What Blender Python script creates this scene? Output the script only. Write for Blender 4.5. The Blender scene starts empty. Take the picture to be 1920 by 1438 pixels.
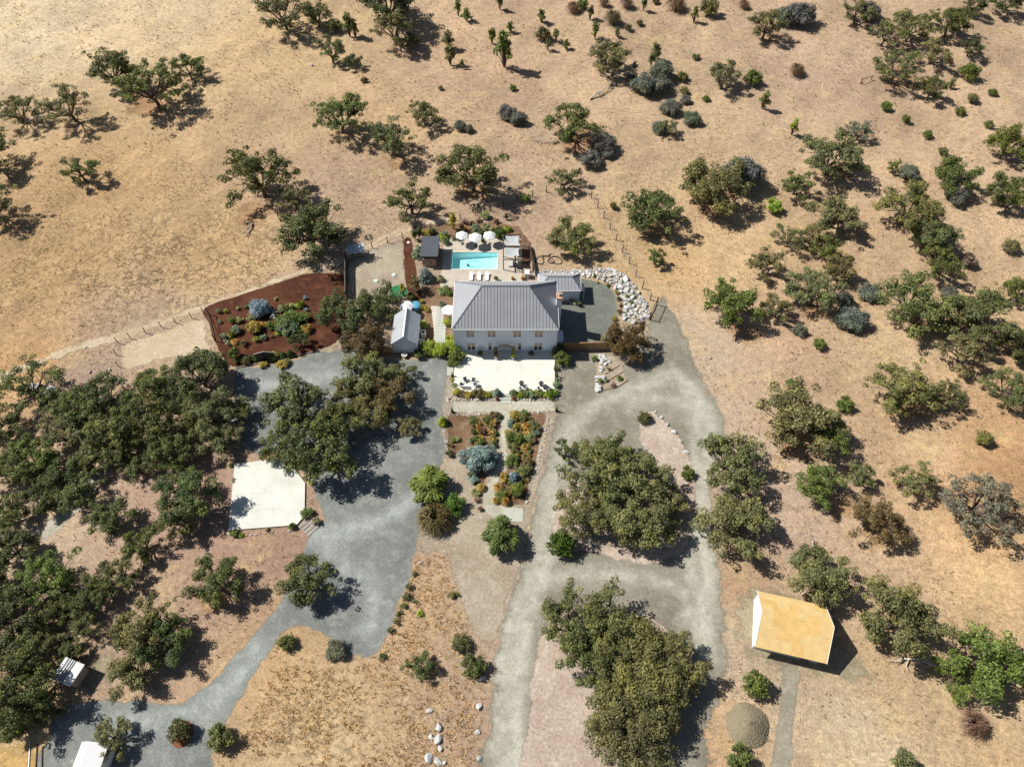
import bpy, bmesh, math, random
import numpy as np
from mathutils import Vector, Matrix
from mathutils.geometry import delaunay_2d_cdt

S = bpy.context.scene
C = S.collection
R = math.radians
# ------------------------------------------------------------------ camera, sky, sun, exposure
CAM_H, PITCH, FPX, CX, CY = 100.0, R(53.7), 1333.0, 960.0, 719.0
cam = bpy.data.cameras.new('camera'); cam.sensor_width = 36; cam.lens = 36*FPX/1920
cam.clip_start = 1; cam.clip_end = 20000
co = bpy.data.objects.new('camera', cam); C.objects.link(co)
co.location = (0, 0, CAM_H); co.rotation_euler = (R(90)-PITCH, 0, 0); S.camera = co
SUN_EL, SUN_AZ = R(48), R(-73)            # azimuth from +Y towards +X
w = bpy.data.worlds.new('World'); S.world = w; w.use_nodes = True
nt = w.node_tree; sk = nt.nodes.new('ShaderNodeTexSky'); sk.sky_type = 'NISHITA'; sk.sun_disc = False
sk.sun_elevation = SUN_EL; sk.sun_rotation = SUN_AZ % (2*math.pi)
nt.links.new(sk.outputs[0], nt.nodes['Background'].inputs[0]); nt.nodes['Background'].inputs[1].default_value = 0.05
sl = bpy.data.lights.new('sun', 'SUN'); sl.energy = 5.0; sl.angle = R(0.53); sl.color = (1, .955, .88)
so = bpy.data.objects.new('sun', sl); C.objects.link(so); so.location = (-60, 60, 90)
sd = Vector((math.sin(SUN_AZ)*math.cos(SUN_EL), math.cos(SUN_AZ)*math.cos(SUN_EL), math.sin(SUN_EL)))
so.rotation_euler = sd.to_track_quat('Z', 'Y').to_euler()
vs = S.view_settings; vs.view_transform = 'Standard'; vs.look = 'None'; vs.exposure = 0.38; vs.gamma = 1; vs.use_curve_mapping = False
GAIN = np.array([1.48, 1.36, 1.36])

# ------------------------------------------------------------------ image <-> place
cP, sP = math.cos(PITCH), math.sin(PITCH)
def ray(px, py):
    u, v = (px-CX)/FPX, (py-CY)/FPX
    return np.array([u, cP-v*sP, -sP-v*cP])
def at(px, py, z=0.0):
    r = ray(px, py); t = (z-CAM_H)/r[2]
    return np.array([r[0]*t, r[1]*t, z])
def on_wall(px, py, Y):
    r = ray(px, py); t = Y/r[1]
    return r[0]*t, CAM_H+r[2]*t
def mpp(px, py, z=0.0):                    # metres per photo pixel at that spot
    p = at(px, py, z); return (p[1]*cP-(p[2]-CAM_H)*sP)/FPX
_rs = np.random.RandomState(5)
_waves = [(np.array([math.cos(a), math.sin(a)])*2*math.pi/l, ph, am) for a, l, ph, am in
          [(_rs.uniform(0, 6.28), l, _rs.uniform(0, 6.28), am) for l, am in ((60, .5), (43, .4), (31, .3), (23, .22), (15, .14), (11, .1), (8, .07), (6, .05))]]
FLAT = np.array([at(*p)[:2] for p in [(370, 560), (560, 495), (760, 425), (850, 395), (1000, 470), (1180, 470), (1270, 560), (1420, 780), (1430, 1070),
        (1650, 1110), (1680, 1300), (1540, 1438), (1500, 1600), (-200, 1600), (-60, 1000), (200, 640)]])
def pdist(P, poly):
    "signed distance (positive outside) of points P(n,2) to polygon"
    P = np.atleast_2d(P); d = np.full(len(P), 1e9); inside = np.zeros(len(P), bool)
    n = len(poly)
    for i in range(n):
        a, b = poly[i], poly[(i+1) % n]; ab = b-a
        t = np.clip(((P-a)@ab)/max(ab@ab, 1e-9), 0, 1)
        d = np.minimum(d, np.hypot(*(P-a-t[:, None]*ab).T))
        c = ((a[1] > P[:, 1]) != (b[1] > P[:, 1]))
        with np.errstate(divide='ignore', invalid='ignore'):
            xi = (b[0]-a[0])*(P[:, 1]-a[1])/(b[1]-a[1]+1e-12)+a[0]
        inside ^= c & (P[:, 0] < xi)
    return np.where(inside, -d, d)
def terrain(P):
    P = np.atleast_2d(P).astype(float)
    m = np.clip(pdist(P, FLAT)/14, 0, 1); m = m*m*(3-2*m)
    h = sum(am*np.sin(P@k+ph) for k, ph, am in _waves)
    rise = np.clip((P[:, 1]-125)/60, 0, 1.5)**2*2.0
    far = np.clip((np.hypot(P[:, 0], P[:, 1])-400)/800, 0, 1)
    return m*(h+rise)*(1-far)
def ground_at(px, py, dz=0.0):
    z = 0.0
    for _ in range(5):
        p = at(px, py, z+dz); z = float(terrain(p[:2])[0])
    return np.array([p[0], p[1], z])

def lin(c):
    c = np.array(c, float)/255; return np.where(c <= .04045, c/12.92, ((c+.055)/1.055)**2.4)
def alb(*c): return tuple(lin(c)/GAIN)

# ------------------------------------------------------------------ material helpers
class NT:
    def __init__(s, name):
        s.m = bpy.data.materials.new(name); s.m.use_nodes = True; s.t = s.m.node_tree
        s.b = s.t.nodes['Principled BSDF']; s.out = s.t.nodes['Material Output']
    def n(s, typ, **kw):
        x = s.t.nodes.new(typ)
        for k, v in kw.items(): setattr(x, k, v)
        return x
    def put(s, sock, v):
        if hasattr(v, 'is_output') or isinstance(v, bpy.types.NodeSocket): s.t.links.new(v, sock)
        else: sock.default_value = v
    def math(s, op, a, b=0.0, c=None, clamp=False):
        x = s.n('ShaderNodeMath', operation=op, use_clamp=clamp); s.put(x.inputs[0], a); s.put(x.inputs[1], b)
        if c is not None: s.put(x.inputs[2], c)
        return x.outputs[0]
    def rng(s, v, a, b, c=0.0, d=1.0, smooth=True):
        x = s.n('ShaderNodeMapRange'); x.interpolation_type = 'SMOOTHSTEP' if smooth else 'LINEAR'
        for i, q in enumerate((v, a, b, c, d)): s.put(x.inputs[i], q)
        return x.outputs[0]
    def pos(s): return s.n('ShaderNodeNewGeometry').outputs['Position']
    def obj(s): return s.n('ShaderNodeTexCoord').outputs['Object']
    def noise(s, vec, scale, detail=4, rough=.55, dist=0.0):
        x = s.n('ShaderNodeTexNoise'); s.put(x.inputs['Vector'], vec)
        x.inputs['Scale'].default_value = scale; x.inputs['Detail'].default_value = detail
        x.inputs['Roughness'].default_value = rough; x.inputs['Distortion'].default_value = dist
        return x.outputs['Fac']
    def voro(s, vec, scale, feature='F1', rnd=1.0):
        x = s.n('ShaderNodeTexVoronoi', feature=feature); s.put(x.inputs['Vector'], vec)
        x.inputs['Scale'].default_value = scale; x.inputs['Randomness'].default_value = rnd
        return x
    def mix(s, f, a, b, typ='MIX'):
        x = s.n('ShaderNodeMix', data_type='RGBA', blend_type=typ); s.put(x.inputs[0], f)
        for q, i in ((a, 6), (b, 7)):
            if isinstance(q, (tuple, list)): q = (*q[:3], 1.0)
            s.put(x.inputs[i], q)
        return x.outputs[2]
    def scale(s, col, f):
        x = s.n('ShaderNodeVectorMath', operation='SCALE')
        s.put(x.inputs[0], tuple(col[:3]) if isinstance(col, (tuple, list)) else col); s.put(x.inputs['Scale'], f); return x.outputs[0]
    def attr(s, name): return s.n('ShaderNodeAttribute', attribute_name=name)
    def bump(s, h, strength=.5, dist=.05):
        x = s.n('ShaderNodeBump'); x.inputs['Strength'].default_value = strength; x.inputs['Distance'].default_value = dist
        s.put(x.inputs['Height'], h); s.t.links.new(x.outputs[0], s.b.inputs['Normal'])
    def done(s, col, rough=.85, spec=.2, metal=0.0):
        if isinstance(col, (tuple, list)): col = (*col[:3], 1.0)
        s.put(s.b.inputs['Base Color'], col); s.put(s.b.inputs['Roughness'], rough)
        s.put(s.b.inputs['Specular IOR Level'], spec); s.put(s.b.inputs['Metallic'], metal)
        return s.m
MATS = {}
def plain(name, col, rough=.7, var=.15, scale=1.5, spec=.25, metal=0.0, bump=0.0, fine=0.0):
    "a painted, wooden or stone surface with mottling and grime"
    if name in MATS: return MATS[name]
    k = NT(name); v = k.obj()
    a = k.noise(v, scale, 6, .6); f = k.rng(a, .3, .7, 1-var, 1+var, False)
    if fine: f = k.math('MULTIPLY', f, k.rng(k.noise(v, scale*14, 3, .6), .3, .7, 1-fine, 1+fine, False))
    if bump: k.bump(k.noise(v, scale*9, 4), bump, .03)
    MATS[name] = k.done(k.scale(col, f), rough, spec, metal); return MATS[name]
def gravel(name, base, dark, light, edge=None, edgew=1.6, grain=2.2, track=None, mott=.22, fade=0.0):
    k = NT(name); p = k.pos()
    big = k.noise(p, .11, 2, .55); mid = k.noise(p, .5, 4, .65); fin = k.noise(p, grain, 3, .75)
    col = k.mix(k.rng(big, .32, .68), dark, base)
    col = k.mix(k.math('MULTIPLY', k.rng(mid, .45, .72), .65), col, light)
    if track is not None:
        tr = k.math('MULTIPLY', k.attr('track').outputs['Fac'], k.rng(mid, .25, .65, .45, 1))
        col = k.mix(tr, col, track)
    if edge is not None:
        e = k.math('ADD', k.attr('edge').outputs['Fac'], k.rng(mid, .3, .7, -edgew*.75, edgew*.75, False))
        col = k.mix(k.rng(e, 0, edgew, 1, 0), col, edge)
    f = k.rng(fin, .28, .72, 1-mott, 1+mott, False)
    sp = k.voro(p, grain*1.6).outputs['Distance']
    f = k.math('MULTIPLY', f, k.rng(sp, 0, 1, .82, 1.18, False))
    k.bump(fin, .5, .05)
    k.done(k.scale(col, f), .95, .08)
    if fade:                                # thins out raggedly into the ground below
        e = k.math('ADD', k.attr('edge').outputs['Fac'], k.math('ADD', k.rng(mid, .3, .7, -fade*.8, fade*.5, False), k.rng(fin, .3, .7, -fade*.5, fade*.3, False)))
        mx = k.n('ShaderNodeMixShader'); k.put(mx.inputs[0], k.rng(e, 0, fade*.9)); tb_ = k.n('ShaderNodeBsdfTransparent')
        k.t.links.new(tb_.outputs[0], mx.inputs[1]); k.t.links.new(k.b.outputs[0], mx.inputs[2]); k.t.links.new(mx.outputs[0], k.out.inputs['Surface'])
    return k.m

# ------------------------------------------------------------------ mesh helpers
class MB:
    def __init__(s): s.v = []; s.f = []
    def add(s, vs, fs):
        o = len(s.v); s.v += [tuple(map(float, q)) for q in vs]; s.f += [tuple(i+o for i in f) for f in fs]; return s
    def box(s, c, d, rz=0.0, taper=1.0):
        cx, cy, cz = c; a, b, h = d[0]/2, d[1]/2, d[2]/2; ca, sa = math.cos(rz), math.sin(rz); vs = []
        for z, t in ((-h, 1), (h, taper)):
            for x, y in ((-a, -b), (a, -b), (a, b), (-a, b)):
                vs.append((cx+(x*ca-y*sa)*t, cy+(x*sa+y*ca)*t, cz+z))
        return s.add(vs, [(3, 2, 1, 0), (4, 5, 6, 7), (0, 1, 5, 4), (1, 2, 6, 5), (2, 3, 7, 6), (3, 0, 4, 7)])
    def beam(s, a, b, wd, ht=None):
        a, b = Vector(a), Vector(b); ht = ht or wd; d = (b-a).normalized()
        u = d.cross(Vector((0, 0, 1)))
        if u.length < 1e-3: u = Vector((1, 0, 0))
        u.normalize(); n = u.cross(d).normalized(); u = u*wd/2; n = n*ht/2
        vs = [a-u-n, a+u-n, a+u+n, a-u+n, b-u-n, b+u-n, b+u+n, b-u+n]
        return s.add(vs, [(0, 1, 2, 3), (7, 6, 5, 4), (0, 4, 5, 1), (1, 5, 6, 2), (2, 6, 7, 3), (3, 7, 4, 0)])
    def tube(s, pts, rad, n=6, cap=True):
        pts = [Vector(p) for p in pts]; m = len(pts)
        if not hasattr(rad, '__len__'): rad = [rad]*m
        vs = []; pu = None
        for i, p in enumerate(pts):
            d = (pts[min(i+1, m-1)]-pts[max(i-1, 0)]).normalized()
            u = d.cross(Vector((0, 0, 1))) if abs(d.z) < .95 else d.cross(Vector((1, 0, 0)))
            if pu is not None: u = pu-d*pu.dot(d)
            u.normalize(); pu = u; q = d.cross(u)
            for k in range(n):
                a = 2*math.pi*k/n; vs.append(p+(u*math.cos(a)+q*math.sin(a))*rad[i])
        fs = [(i*n+k, i*n+(k+1) % n, (i+1)*n+(k+1) % n, (i+1)*n+k) for i in range(m-1) for k in range(n)]
        if cap: fs += [tuple(range(n-1, -1, -1)), tuple((m-1)*n+k for k in range(n))]
        return s.add(vs, fs)
    def lathe(s, prof, n=16, c=(0, 0, 0)):
        vs = [(c[0]+r*math.cos(2*math.pi*k/n), c[1]+r*math.sin(2*math.pi*k/n), c[2]+z) for r, z in prof for k in range(n)]
        m = len(prof)
        fs = [(i*n+k, i*n+(k+1) % n, (i+1)*n+(k+1) % n, (i+1)*n+k) for i in range(m-1) for k in range(n)]
        fs += [tuple(range(n-1, -1, -1)), tuple((m-1)*n+k for k in range(n))]
        return s.add(vs, fs)
    def prism(s, poly, z0, z1):
        n = len(poly); vs = [(p[0], p[1], z0) for p in poly]+[(p[0], p[1], z1) for p in poly]
        a = sum(poly[i][0]*poly[(i+1) % n][1]-poly[(i+1) % n][0]*poly[i][1] for i in range(n))
        f = [tuple(range(n-1, -1, -1)), tuple(range(n, 2*n))]+[(i, (i+1) % n, n+(i+1) % n, n+i) for i in range(n)]
        if a < 0: f = [t[::-1] for t in f]
        return s.add(vs, f)
    def mesh(s, name, smooth=False):
        me = bpy.data.meshes.new(name); me.from_pydata(s.v, [], s.f)
        if smooth: me.polygons.foreach_set('use_smooth', [True]*len(me.polygons))
        me.update(); return me
    def build(s, name, mat, parent=None, smooth=False, bevel=0.0):
        o = bpy.data.objects.new(name, s.mesh(name, smooth)); C.objects.link(o); o.data.materials.append(mat)
        if parent is not None: o.parent = parent
        if bevel:
            b = o.modifiers.new('bevel', 'BEVEL'); b.width = bevel; b.segments = 2; b.limit_method = 'ANGLE'
        return o
def tag(o, label, cat, group=None, kind=None):
    if label: o['label'] = label
    if cat: o['category'] = cat
    if group: o['group'] = group
    if kind: o['kind'] = kind
    return o
def thing(name, loc, label, cat, group=None, rz=0.0):
    o = bpy.data.objects.new(name, None); C.objects.link(o); o.location = loc; o.rotation_euler = (0, 0, rz)
    o.empty_display_size = .3
    return tag(o, label, cat, group)
def part(name, me, mat, parent):
    o = bpy.data.objects.new(name, me); C.objects.link(o); o.parent = parent
    if mat and not me.materials: me.materials.append(mat)
    return o
def copy_tree(root, loc, rz=0.0, label=None, group=None, scale=None):
    r = root.copy(); C.objects.link(r); r.location = loc; r.rotation_euler = (0, 0, rz)
    if scale: r.scale = scale
    if label: r['label'] = label
    if group: r['group'] = group
    for ch in list(root.children):
        c = ch.copy(); C.objects.link(c); c.parent = r
        for g in list(ch.children):
            d = g.copy(); C.objects.link(d); d.parent = c
    return r

# ------------------------------------------------------------------ GROUND
POOL = (-12.0, -3.0, 101.5, 106.2)         # x0 x1 y0 y1
DECK = (-13.9, 2.0, 96.6, 110.3)
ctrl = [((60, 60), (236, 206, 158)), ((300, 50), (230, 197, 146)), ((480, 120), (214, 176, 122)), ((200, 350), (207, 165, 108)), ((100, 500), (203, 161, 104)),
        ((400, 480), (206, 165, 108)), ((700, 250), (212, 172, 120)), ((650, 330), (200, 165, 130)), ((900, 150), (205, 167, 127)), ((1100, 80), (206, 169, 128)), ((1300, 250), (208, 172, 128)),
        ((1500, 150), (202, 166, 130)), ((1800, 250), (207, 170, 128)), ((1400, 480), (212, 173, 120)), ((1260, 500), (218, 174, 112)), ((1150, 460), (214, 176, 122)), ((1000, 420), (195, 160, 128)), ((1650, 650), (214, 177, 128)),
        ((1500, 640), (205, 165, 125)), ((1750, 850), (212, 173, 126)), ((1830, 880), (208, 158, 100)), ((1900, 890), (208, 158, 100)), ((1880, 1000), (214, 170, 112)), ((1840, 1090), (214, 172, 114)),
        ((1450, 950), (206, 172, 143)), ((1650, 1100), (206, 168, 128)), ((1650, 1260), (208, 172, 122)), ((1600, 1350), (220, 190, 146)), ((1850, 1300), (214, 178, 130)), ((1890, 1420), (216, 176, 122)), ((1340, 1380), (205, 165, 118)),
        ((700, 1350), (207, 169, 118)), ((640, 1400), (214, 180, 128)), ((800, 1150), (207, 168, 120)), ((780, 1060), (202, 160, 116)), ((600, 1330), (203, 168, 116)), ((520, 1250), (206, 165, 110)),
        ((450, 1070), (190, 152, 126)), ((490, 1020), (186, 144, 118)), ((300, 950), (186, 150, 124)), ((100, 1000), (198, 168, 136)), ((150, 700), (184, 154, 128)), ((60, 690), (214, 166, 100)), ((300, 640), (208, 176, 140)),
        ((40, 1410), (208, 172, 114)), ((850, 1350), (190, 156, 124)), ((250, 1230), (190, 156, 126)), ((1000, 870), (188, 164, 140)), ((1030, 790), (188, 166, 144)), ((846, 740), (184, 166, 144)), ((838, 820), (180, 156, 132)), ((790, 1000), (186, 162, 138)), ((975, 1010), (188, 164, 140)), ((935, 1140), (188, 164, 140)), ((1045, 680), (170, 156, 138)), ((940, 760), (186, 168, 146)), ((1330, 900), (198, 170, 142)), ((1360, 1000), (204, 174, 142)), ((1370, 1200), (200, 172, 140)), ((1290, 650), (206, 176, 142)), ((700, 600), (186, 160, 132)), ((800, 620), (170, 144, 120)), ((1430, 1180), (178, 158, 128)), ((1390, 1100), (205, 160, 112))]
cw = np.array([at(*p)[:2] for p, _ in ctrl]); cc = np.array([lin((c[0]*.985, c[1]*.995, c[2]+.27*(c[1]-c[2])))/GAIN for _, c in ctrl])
def build_ground():
    fx = np.arange(-170, 170.1, 1.25); fy = np.arange(2, 262, 1.25)
    gx = np.concatenate([[-6000, -3000, -1500, -800, -450, -300, -230, -195], fx, [195, 230, 300, 450, 800, 1500, 3000, 6000]])
    gy = np.concatenate([[-3000, -1200, -500, -200, -90, -40, -15, -5], fy, [275, 300, 350, 450, 700, 1200, 2500, 5000, 9000]])
    X, Y = np.meshgrid(gx, gy); P = np.stack([X.ravel(), Y.ravel()], 1); Z = terrain(P)
    nx, ny = len(gx), len(gy); idx = np.arange(nx*ny).reshape(ny, nx)
    q = np.stack([idx[:-1, :-1], idx[:-1, 1:], idx[1:, 1:], idx[1:, :-1]], -1).reshape(-1, 4)
    mid = P[q].mean(1)
    hole = (mid[:, 0] > DECK[0]+.7) & (mid[:, 0] < DECK[1]-.7) & (mid[:, 1] > DECK[2]+.7) & (mid[:, 1] < DECK[3]-.7)
    q = q[~hole]
    me = bpy.data.meshes.new('ground'); me.from_pydata(np.column_stack([P, Z]).tolist(), [], q.tolist())
    me.polygons.foreach_set('use_smooth', [True]*len(me.polygons))
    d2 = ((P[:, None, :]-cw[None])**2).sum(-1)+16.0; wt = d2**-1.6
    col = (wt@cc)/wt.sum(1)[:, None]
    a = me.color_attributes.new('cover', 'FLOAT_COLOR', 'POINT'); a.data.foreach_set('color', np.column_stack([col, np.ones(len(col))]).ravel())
    c0 = at(300, 500)[:2]; cr = np.exp(-(((P[:, 0]-c0[0])/38)**2+((P[:, 1]-c0[1])/17)**2))
    c1 = at(600, 1400)[:2]; cr = np.maximum(cr, .7*np.exp(-(((P[:, 0]-c1[0])/10)**2+((P[:, 1]-c1[1])/7)**2)))
    b = me.attributes.new('crack', 'FLOAT', 'POINT'); b.data.foreach_set('value', cr.astype(np.float32))
    me.update()
    k = NT('dry_grassland'); p = k.pos(); base = k.attr('cover').outputs['Color']
    n1 = k.noise(p, .035, 3, .6); n2 = k.noise(p, .17, 4, .68); n3 = k.noise(p, .9, 5, .8)
    col = k.scale(base, k.rng(n1, .3, .7, .84, 1.16, False))
    col = k.mix(k.math('MULTIPLY', k.rng(n2, .5, .74), .55), col, alb(224, 190, 140))                 # standing straw
    col = k.mix(k.math('MULTIPLY', k.rng(k.noise(p, .23, 3, .65), .56, .74), .6), col, alb(184, 150, 122))   # bare pinkish soil
    f = k.math('MULTIPLY', k.rng(n3, .28, .70, .62, 1.26, False), k.rng(k.noise(p, 3.4, 2, .7), .3, .7, .72, 1.25, False))
    sp = k.voro(p, .55).outputs['Distance']; f = k.math('MULTIPLY', f, k.rng(sp, .05, .16, .6, 1))
    # shrinkage cracks in the clay
    wv = k.n('ShaderNodeVectorMath', operation='ADD'); k.put(wv.inputs[0], p)
    nz = k.n('ShaderNodeTexNoise'); k.put(nz.inputs['Vector'], p); nz.inputs['Scale'].default_value = .6; nz.inputs['Detail'].default_value = 2
    sc = k.scale(nz.outputs['Color'], 3.4); k.put(wv.inputs[1], sc)
    ed = k.voro(wv.outputs[0], .5, 'DISTANCE_TO_EDGE').outputs['Distance']
    ck = k.math('MULTIPLY', k.rng(ed, .02, .12, 1, 0), k.math('MULTIPLY', k.attr('crack').outputs['Fac'], k.rng(n2, .38, .55)))
    f = k.math('MULTIPLY', f, k.rng(ck, 0, 1, 1, .42, False))
    h = k.math('SUBTRACT', n3, k.math('MULTIPLY', ck, .6)); k.bump(h, .5, .16)
    me.materials.append(k.done(k.scale(col, f), .95, .06))
    o = bpy.data.objects.new('ground', me); C.objects.link(o); o['kind'] = 'structure'; return o
build_ground()

SHEETS = []
def spline(pts, step=.6, closed=True):
    pts = [np.array(p[:2], float) for p in pts]; n = len(pts); out = []
    rngi = range(n) if closed else range(n-1)
    for i in rngi:
        if closed: p0, p1, p2, p3 = pts[i-1], pts[i], pts[(i+1) % n], pts[(i+2) % n]
        else: p0, p1, p2, p3 = pts[max(i-1, 0)], pts[i], pts[i+1], pts[min(i+2, n-1)]
        m = max(2, int(np.hypot(*(p2-p1))/step))
        for j in range(m):
            t = j/m
            out.append(.5*((2*p1)+(-p0+p2)*t+(2*p0-5*p1+4*p2-p3)*t*t+(-p0+3*p1-3*p2+p3)*t**3))
    if not closed: out.append(pts[-1])
    return np.array(out)
def straight(pts, step=.6):
    out = []; n = len(pts)
    for i in range(n):
        a, b = np.array(pts[i][:2]), np.array(pts[(i+1) % n][:2]); m = max(1, int(np.hypot(*(b-a))/step))
        out += [a+(b-a)*j/m for j in range(m)]
    return np.array(out)
def sheet(name, px, z, mat, smooth=True, jit=.18, step=.6, inner=1.6, tracks=(), world=False, kind='structure', seed=1):
    poly = [np.array(p) if world else at(*p)[:2] for p in px]
    b = spline(poly, step) if smooth else straight(poly, step)
    if jit:
        rs = np.random.RandomState(seed+len(b)); s = np.linspace(0, 2*math.pi, len(b), endpoint=False)
        w_ = sum(np.sin(s*f+rs.uniform(0, 6.28))*a for f, a in ((len(b)//5+1, .5), (len(b)//9+1, .6), (len(b)//3+1, .35)))+rs.normal(0, .3, len(b))
        tg = np.roll(b, -1, 0)-np.roll(b, 1, 0); nr = np.stack([tg[:, 1], -tg[:, 0]], 1); nr /= np.hypot(*nr.T)[:, None]+1e-9
        b = b+nr*(w_*jit)[:, None]
    area_ = abs(np.sum(b[:, 0]*np.roll(b[:, 1], -1)-np.roll(b[:, 0], -1)*b[:, 1]))/2; per_ = np.hypot(*(np.roll(b, -1, 0)-b).T).sum(); inner = max(.2, min(inner, .5*area_/per_))
    x0, y0 = b.min(0); x1, y1 = b.max(0)
    g = np.stack(np.meshgrid(np.arange(x0, x1, inner), np.arange(y0, y1, inner)), -1).reshape(-1, 2)
    g = g+np.random.RandomState(3).uniform(-.2, .2, g.shape)*inner
    if len(g): g = g[pdist(g, b) < -inner*.45]
    V = np.concatenate([b, g]) if len(g) else b
    r = delaunay_2d_cdt([Vector(v) for v in V], [], [list(range(len(b)))], 1, 1e-5)
    vs_ = np.array([tuple(v) for v in r[0]]); fs = r[2]
    me = bpy.data.meshes.new(name); me.from_pydata(np.column_stack([vs_, z+terrain(vs_)*1.0+np.where(pdist(vs_, FLAT) > 0, .05, 0)]).tolist(), [], fs)
    ed = np.abs(pdist(vs_, b)); e = me.attributes.new('edge', 'FLOAT', 'POINT'); e.data.foreach_set('value', ed.astype(np.float32))
    if len(tracks):
        tv = np.zeros(len(vs_))
        for tp, tw, amt in tracks:
            L = spline([at(*p)[:2] for p in tp], 1.0, False)
            dd = np.sqrt(((vs_[:, None]-L[None])**2).sum(-1)).min(1); tv = np.maximum(tv, min(1, amt*1.3)*np.exp(-(dd/tw)**2))
        t = me.attributes.new('track', 'FLOAT', 'POINT'); t.data.foreach_set('value', tv.astype(np.float32))
    if len(me.polygons) and me.polygons[0].normal.z < 0: me.flip_normals()
    me.materials.append(mat); me.update()
    o = bpy.data.objects.new(name, me); C.objects.link(o); o['kind'] = kind; SHEETS.append(b); return o
def strip(name, px, wpx, z, mat, jit=.12, **kw):
    L = spline([at(*p)[:2] for p in px], 2.0, False); tg = np.gradient(L, axis=0); tg /= np.hypot(*tg.T)[:, None]
    nr = np.stack([-tg[:, 1], tg[:, 0]], 1); poly = np.concatenate([L+nr*wpx/2, (L-nr*wpx/2)[::-1]])
    return sheet(name, list(poly), z, mat, smooth=False, jit=jit, world=True, **kw)

road_mat = gravel('driveway_gravel', alb(160, 149, 135), alb(139, 129, 115), alb(175, 164, 149), track=alb(216, 206, 190), mott=.09, fade=.9)
blue_mat = gravel('blue_grey_gravel', alb(147, 144, 140), alb(126, 125, 122), alb(172, 168, 161), edge=alb(164, 156, 144), edgew=.6, track=alb(196, 197, 192), mott=.11, fade=.35)
asph_mat = gravel('yard_paving', alb(134, 132, 124), alb(120, 119, 111), alb(148, 145, 135), edge=alb(150, 144, 132), edgew=.5, mott=.10)
pink_mat = gravel('pinkish_gravel', alb(206, 182, 166), alb(188, 162, 146), alb(220, 200, 184), mott=.24, fade=.4)
tan_mat = gravel('tan_gravel', alb(188, 168, 148), alb(172, 150, 130), alb(202, 184, 164), mott=.2, fade=.4)
pale_mat = gravel('pale_path_gravel', alb(204, 192, 174), alb(188, 176, 158), alb(216, 204, 186), mott=.12, fade=.25)
mulch_mat = gravel('bark_mulch', alb(104, 64, 48), alb(84, 50, 39), alb(128, 82, 62), grain=3, mott=.38, fade=.2)
soil_mat = gravel('planting_soil', alb(146, 114, 90), alb(114, 84, 64), alb(172, 144, 118), mott=.34, fade=.4)
dirt_mat = gravel('grey_brown_dirt', alb(170, 153, 128), alb(152, 136, 113), alb(188, 170, 142), mott=.14, fade=1.8)
bare_mat = gravel('pale_bare_soil', alb(216, 190, 162), alb(204, 176, 146), alb(226, 204, 178), mott=.16, fade=.45)
clay_mat = gravel('orange_clay', alb(214, 172, 114), alb(206, 160, 102), alb(222, 186, 132), mott=.1, fade=2.0)
litter_mat = gravel('leaf_litter_soil', alb(194, 152, 116), alb(176, 134, 102), alb(206, 166, 126), mott=.3, fade=2.4)
trail_mat = gravel('trodden_trail', alb(212, 182, 146), alb(204, 172, 136), alb(220, 192, 156), mott=.14, fade=.4)

Z1, Z2, Z3, Z4 = .006, .012, .018, .024
sheet('dirt_track', [(-60, 706), (60, 672), (160, 640), (260, 610), (380, 570), (450, 546), (560, 505), (640, 478), (700, 450), (760, 424), (845, 405), (850, 414), (765, 437), (705, 466),
      (650, 492), (565, 516), (450, 558), (385, 582), (300, 612), (240, 636), (150, 660), (60, 690), (-60, 724)], Z1, bare_mat, jit=.3)
sheet('bare_yard', [(228, 648), (300, 622), (375, 595), (392, 640), (400, 680), (330, 670), (250, 692), (228, 700)], Z1+.002, bare_mat, jit=.3)
road_tracks = [([(950, 1460), (950, 1350), (953, 1270), (965, 1190), (985, 1120), (1005, 1060), (1018, 1000), (1032, 930), (1050, 860), (1075, 800), (1110, 765), (1180, 735), (1260, 700)], 1.5, .55),
               ([(972, 1460), (972, 1350), (976, 1270), (988, 1190), (1008, 1110), (1030, 1040), (1046, 960)], .9, .9), ([(930, 1460), (932, 1350), (940, 1240), (958, 1150)], .8, .7),
               ([(1290, 720), (1330, 790), (1325, 870), (1318, 960), (1325, 1060), (1320, 1150), (1325, 1230)], 1.2, .75), ([(1270, 700), (1305, 790), (1300, 900), (1300, 1000), (1295, 1080), (1290, 1180)], 1.0, .6),
               ([(1020, 1090), (1100, 1075), (1200, 1085), (1290, 1110)], 1.0, .6), ([(1180, 760), (1230, 745), (1290, 760)], 1.2, .5)]
sheet('driveway', [(914, 1470), (914, 1350), (918, 1270), (930, 1190), (950, 1120), (972, 1060), (985, 1000), (1000, 930), (1018, 860), (1030, 800), (1040, 745), (1046, 700), (1046, 664),
      (1118, 664), (1150, 690), (1195, 650), (1212, 605), (1226, 566), (1244, 552), (1266, 585), (1290, 630), (1304, 672), (1326, 715), (1352, 765), (1368, 808), (1356, 858), (1340, 910), (1338, 960),
      (1345, 1010), (1356, 1070), (1362, 1130), (1366, 1190), (1368, 1240), (1352, 1310), (1330, 1380), (1305, 1470)], Z1+.003, road_mat, jit=.16, tracks=road_tracks, inner=1.2)
sheet('gravel_island', [(1194, 786), (1222, 768), (1252, 792), (1284, 832), (1300, 880), (1308, 930), (1300, 1000), (1278, 1042), (1240, 1056), (1215, 1062), (1170, 1054), (1120, 1041), (1075, 1037),
      (1042, 1034), (1030, 1012), (1040, 962), (1056, 918), (1110, 900), (1180, 895), (1226, 880), (1210, 850), (1198, 825)], Z2+.004, pink_mat, jit=.14)
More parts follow.
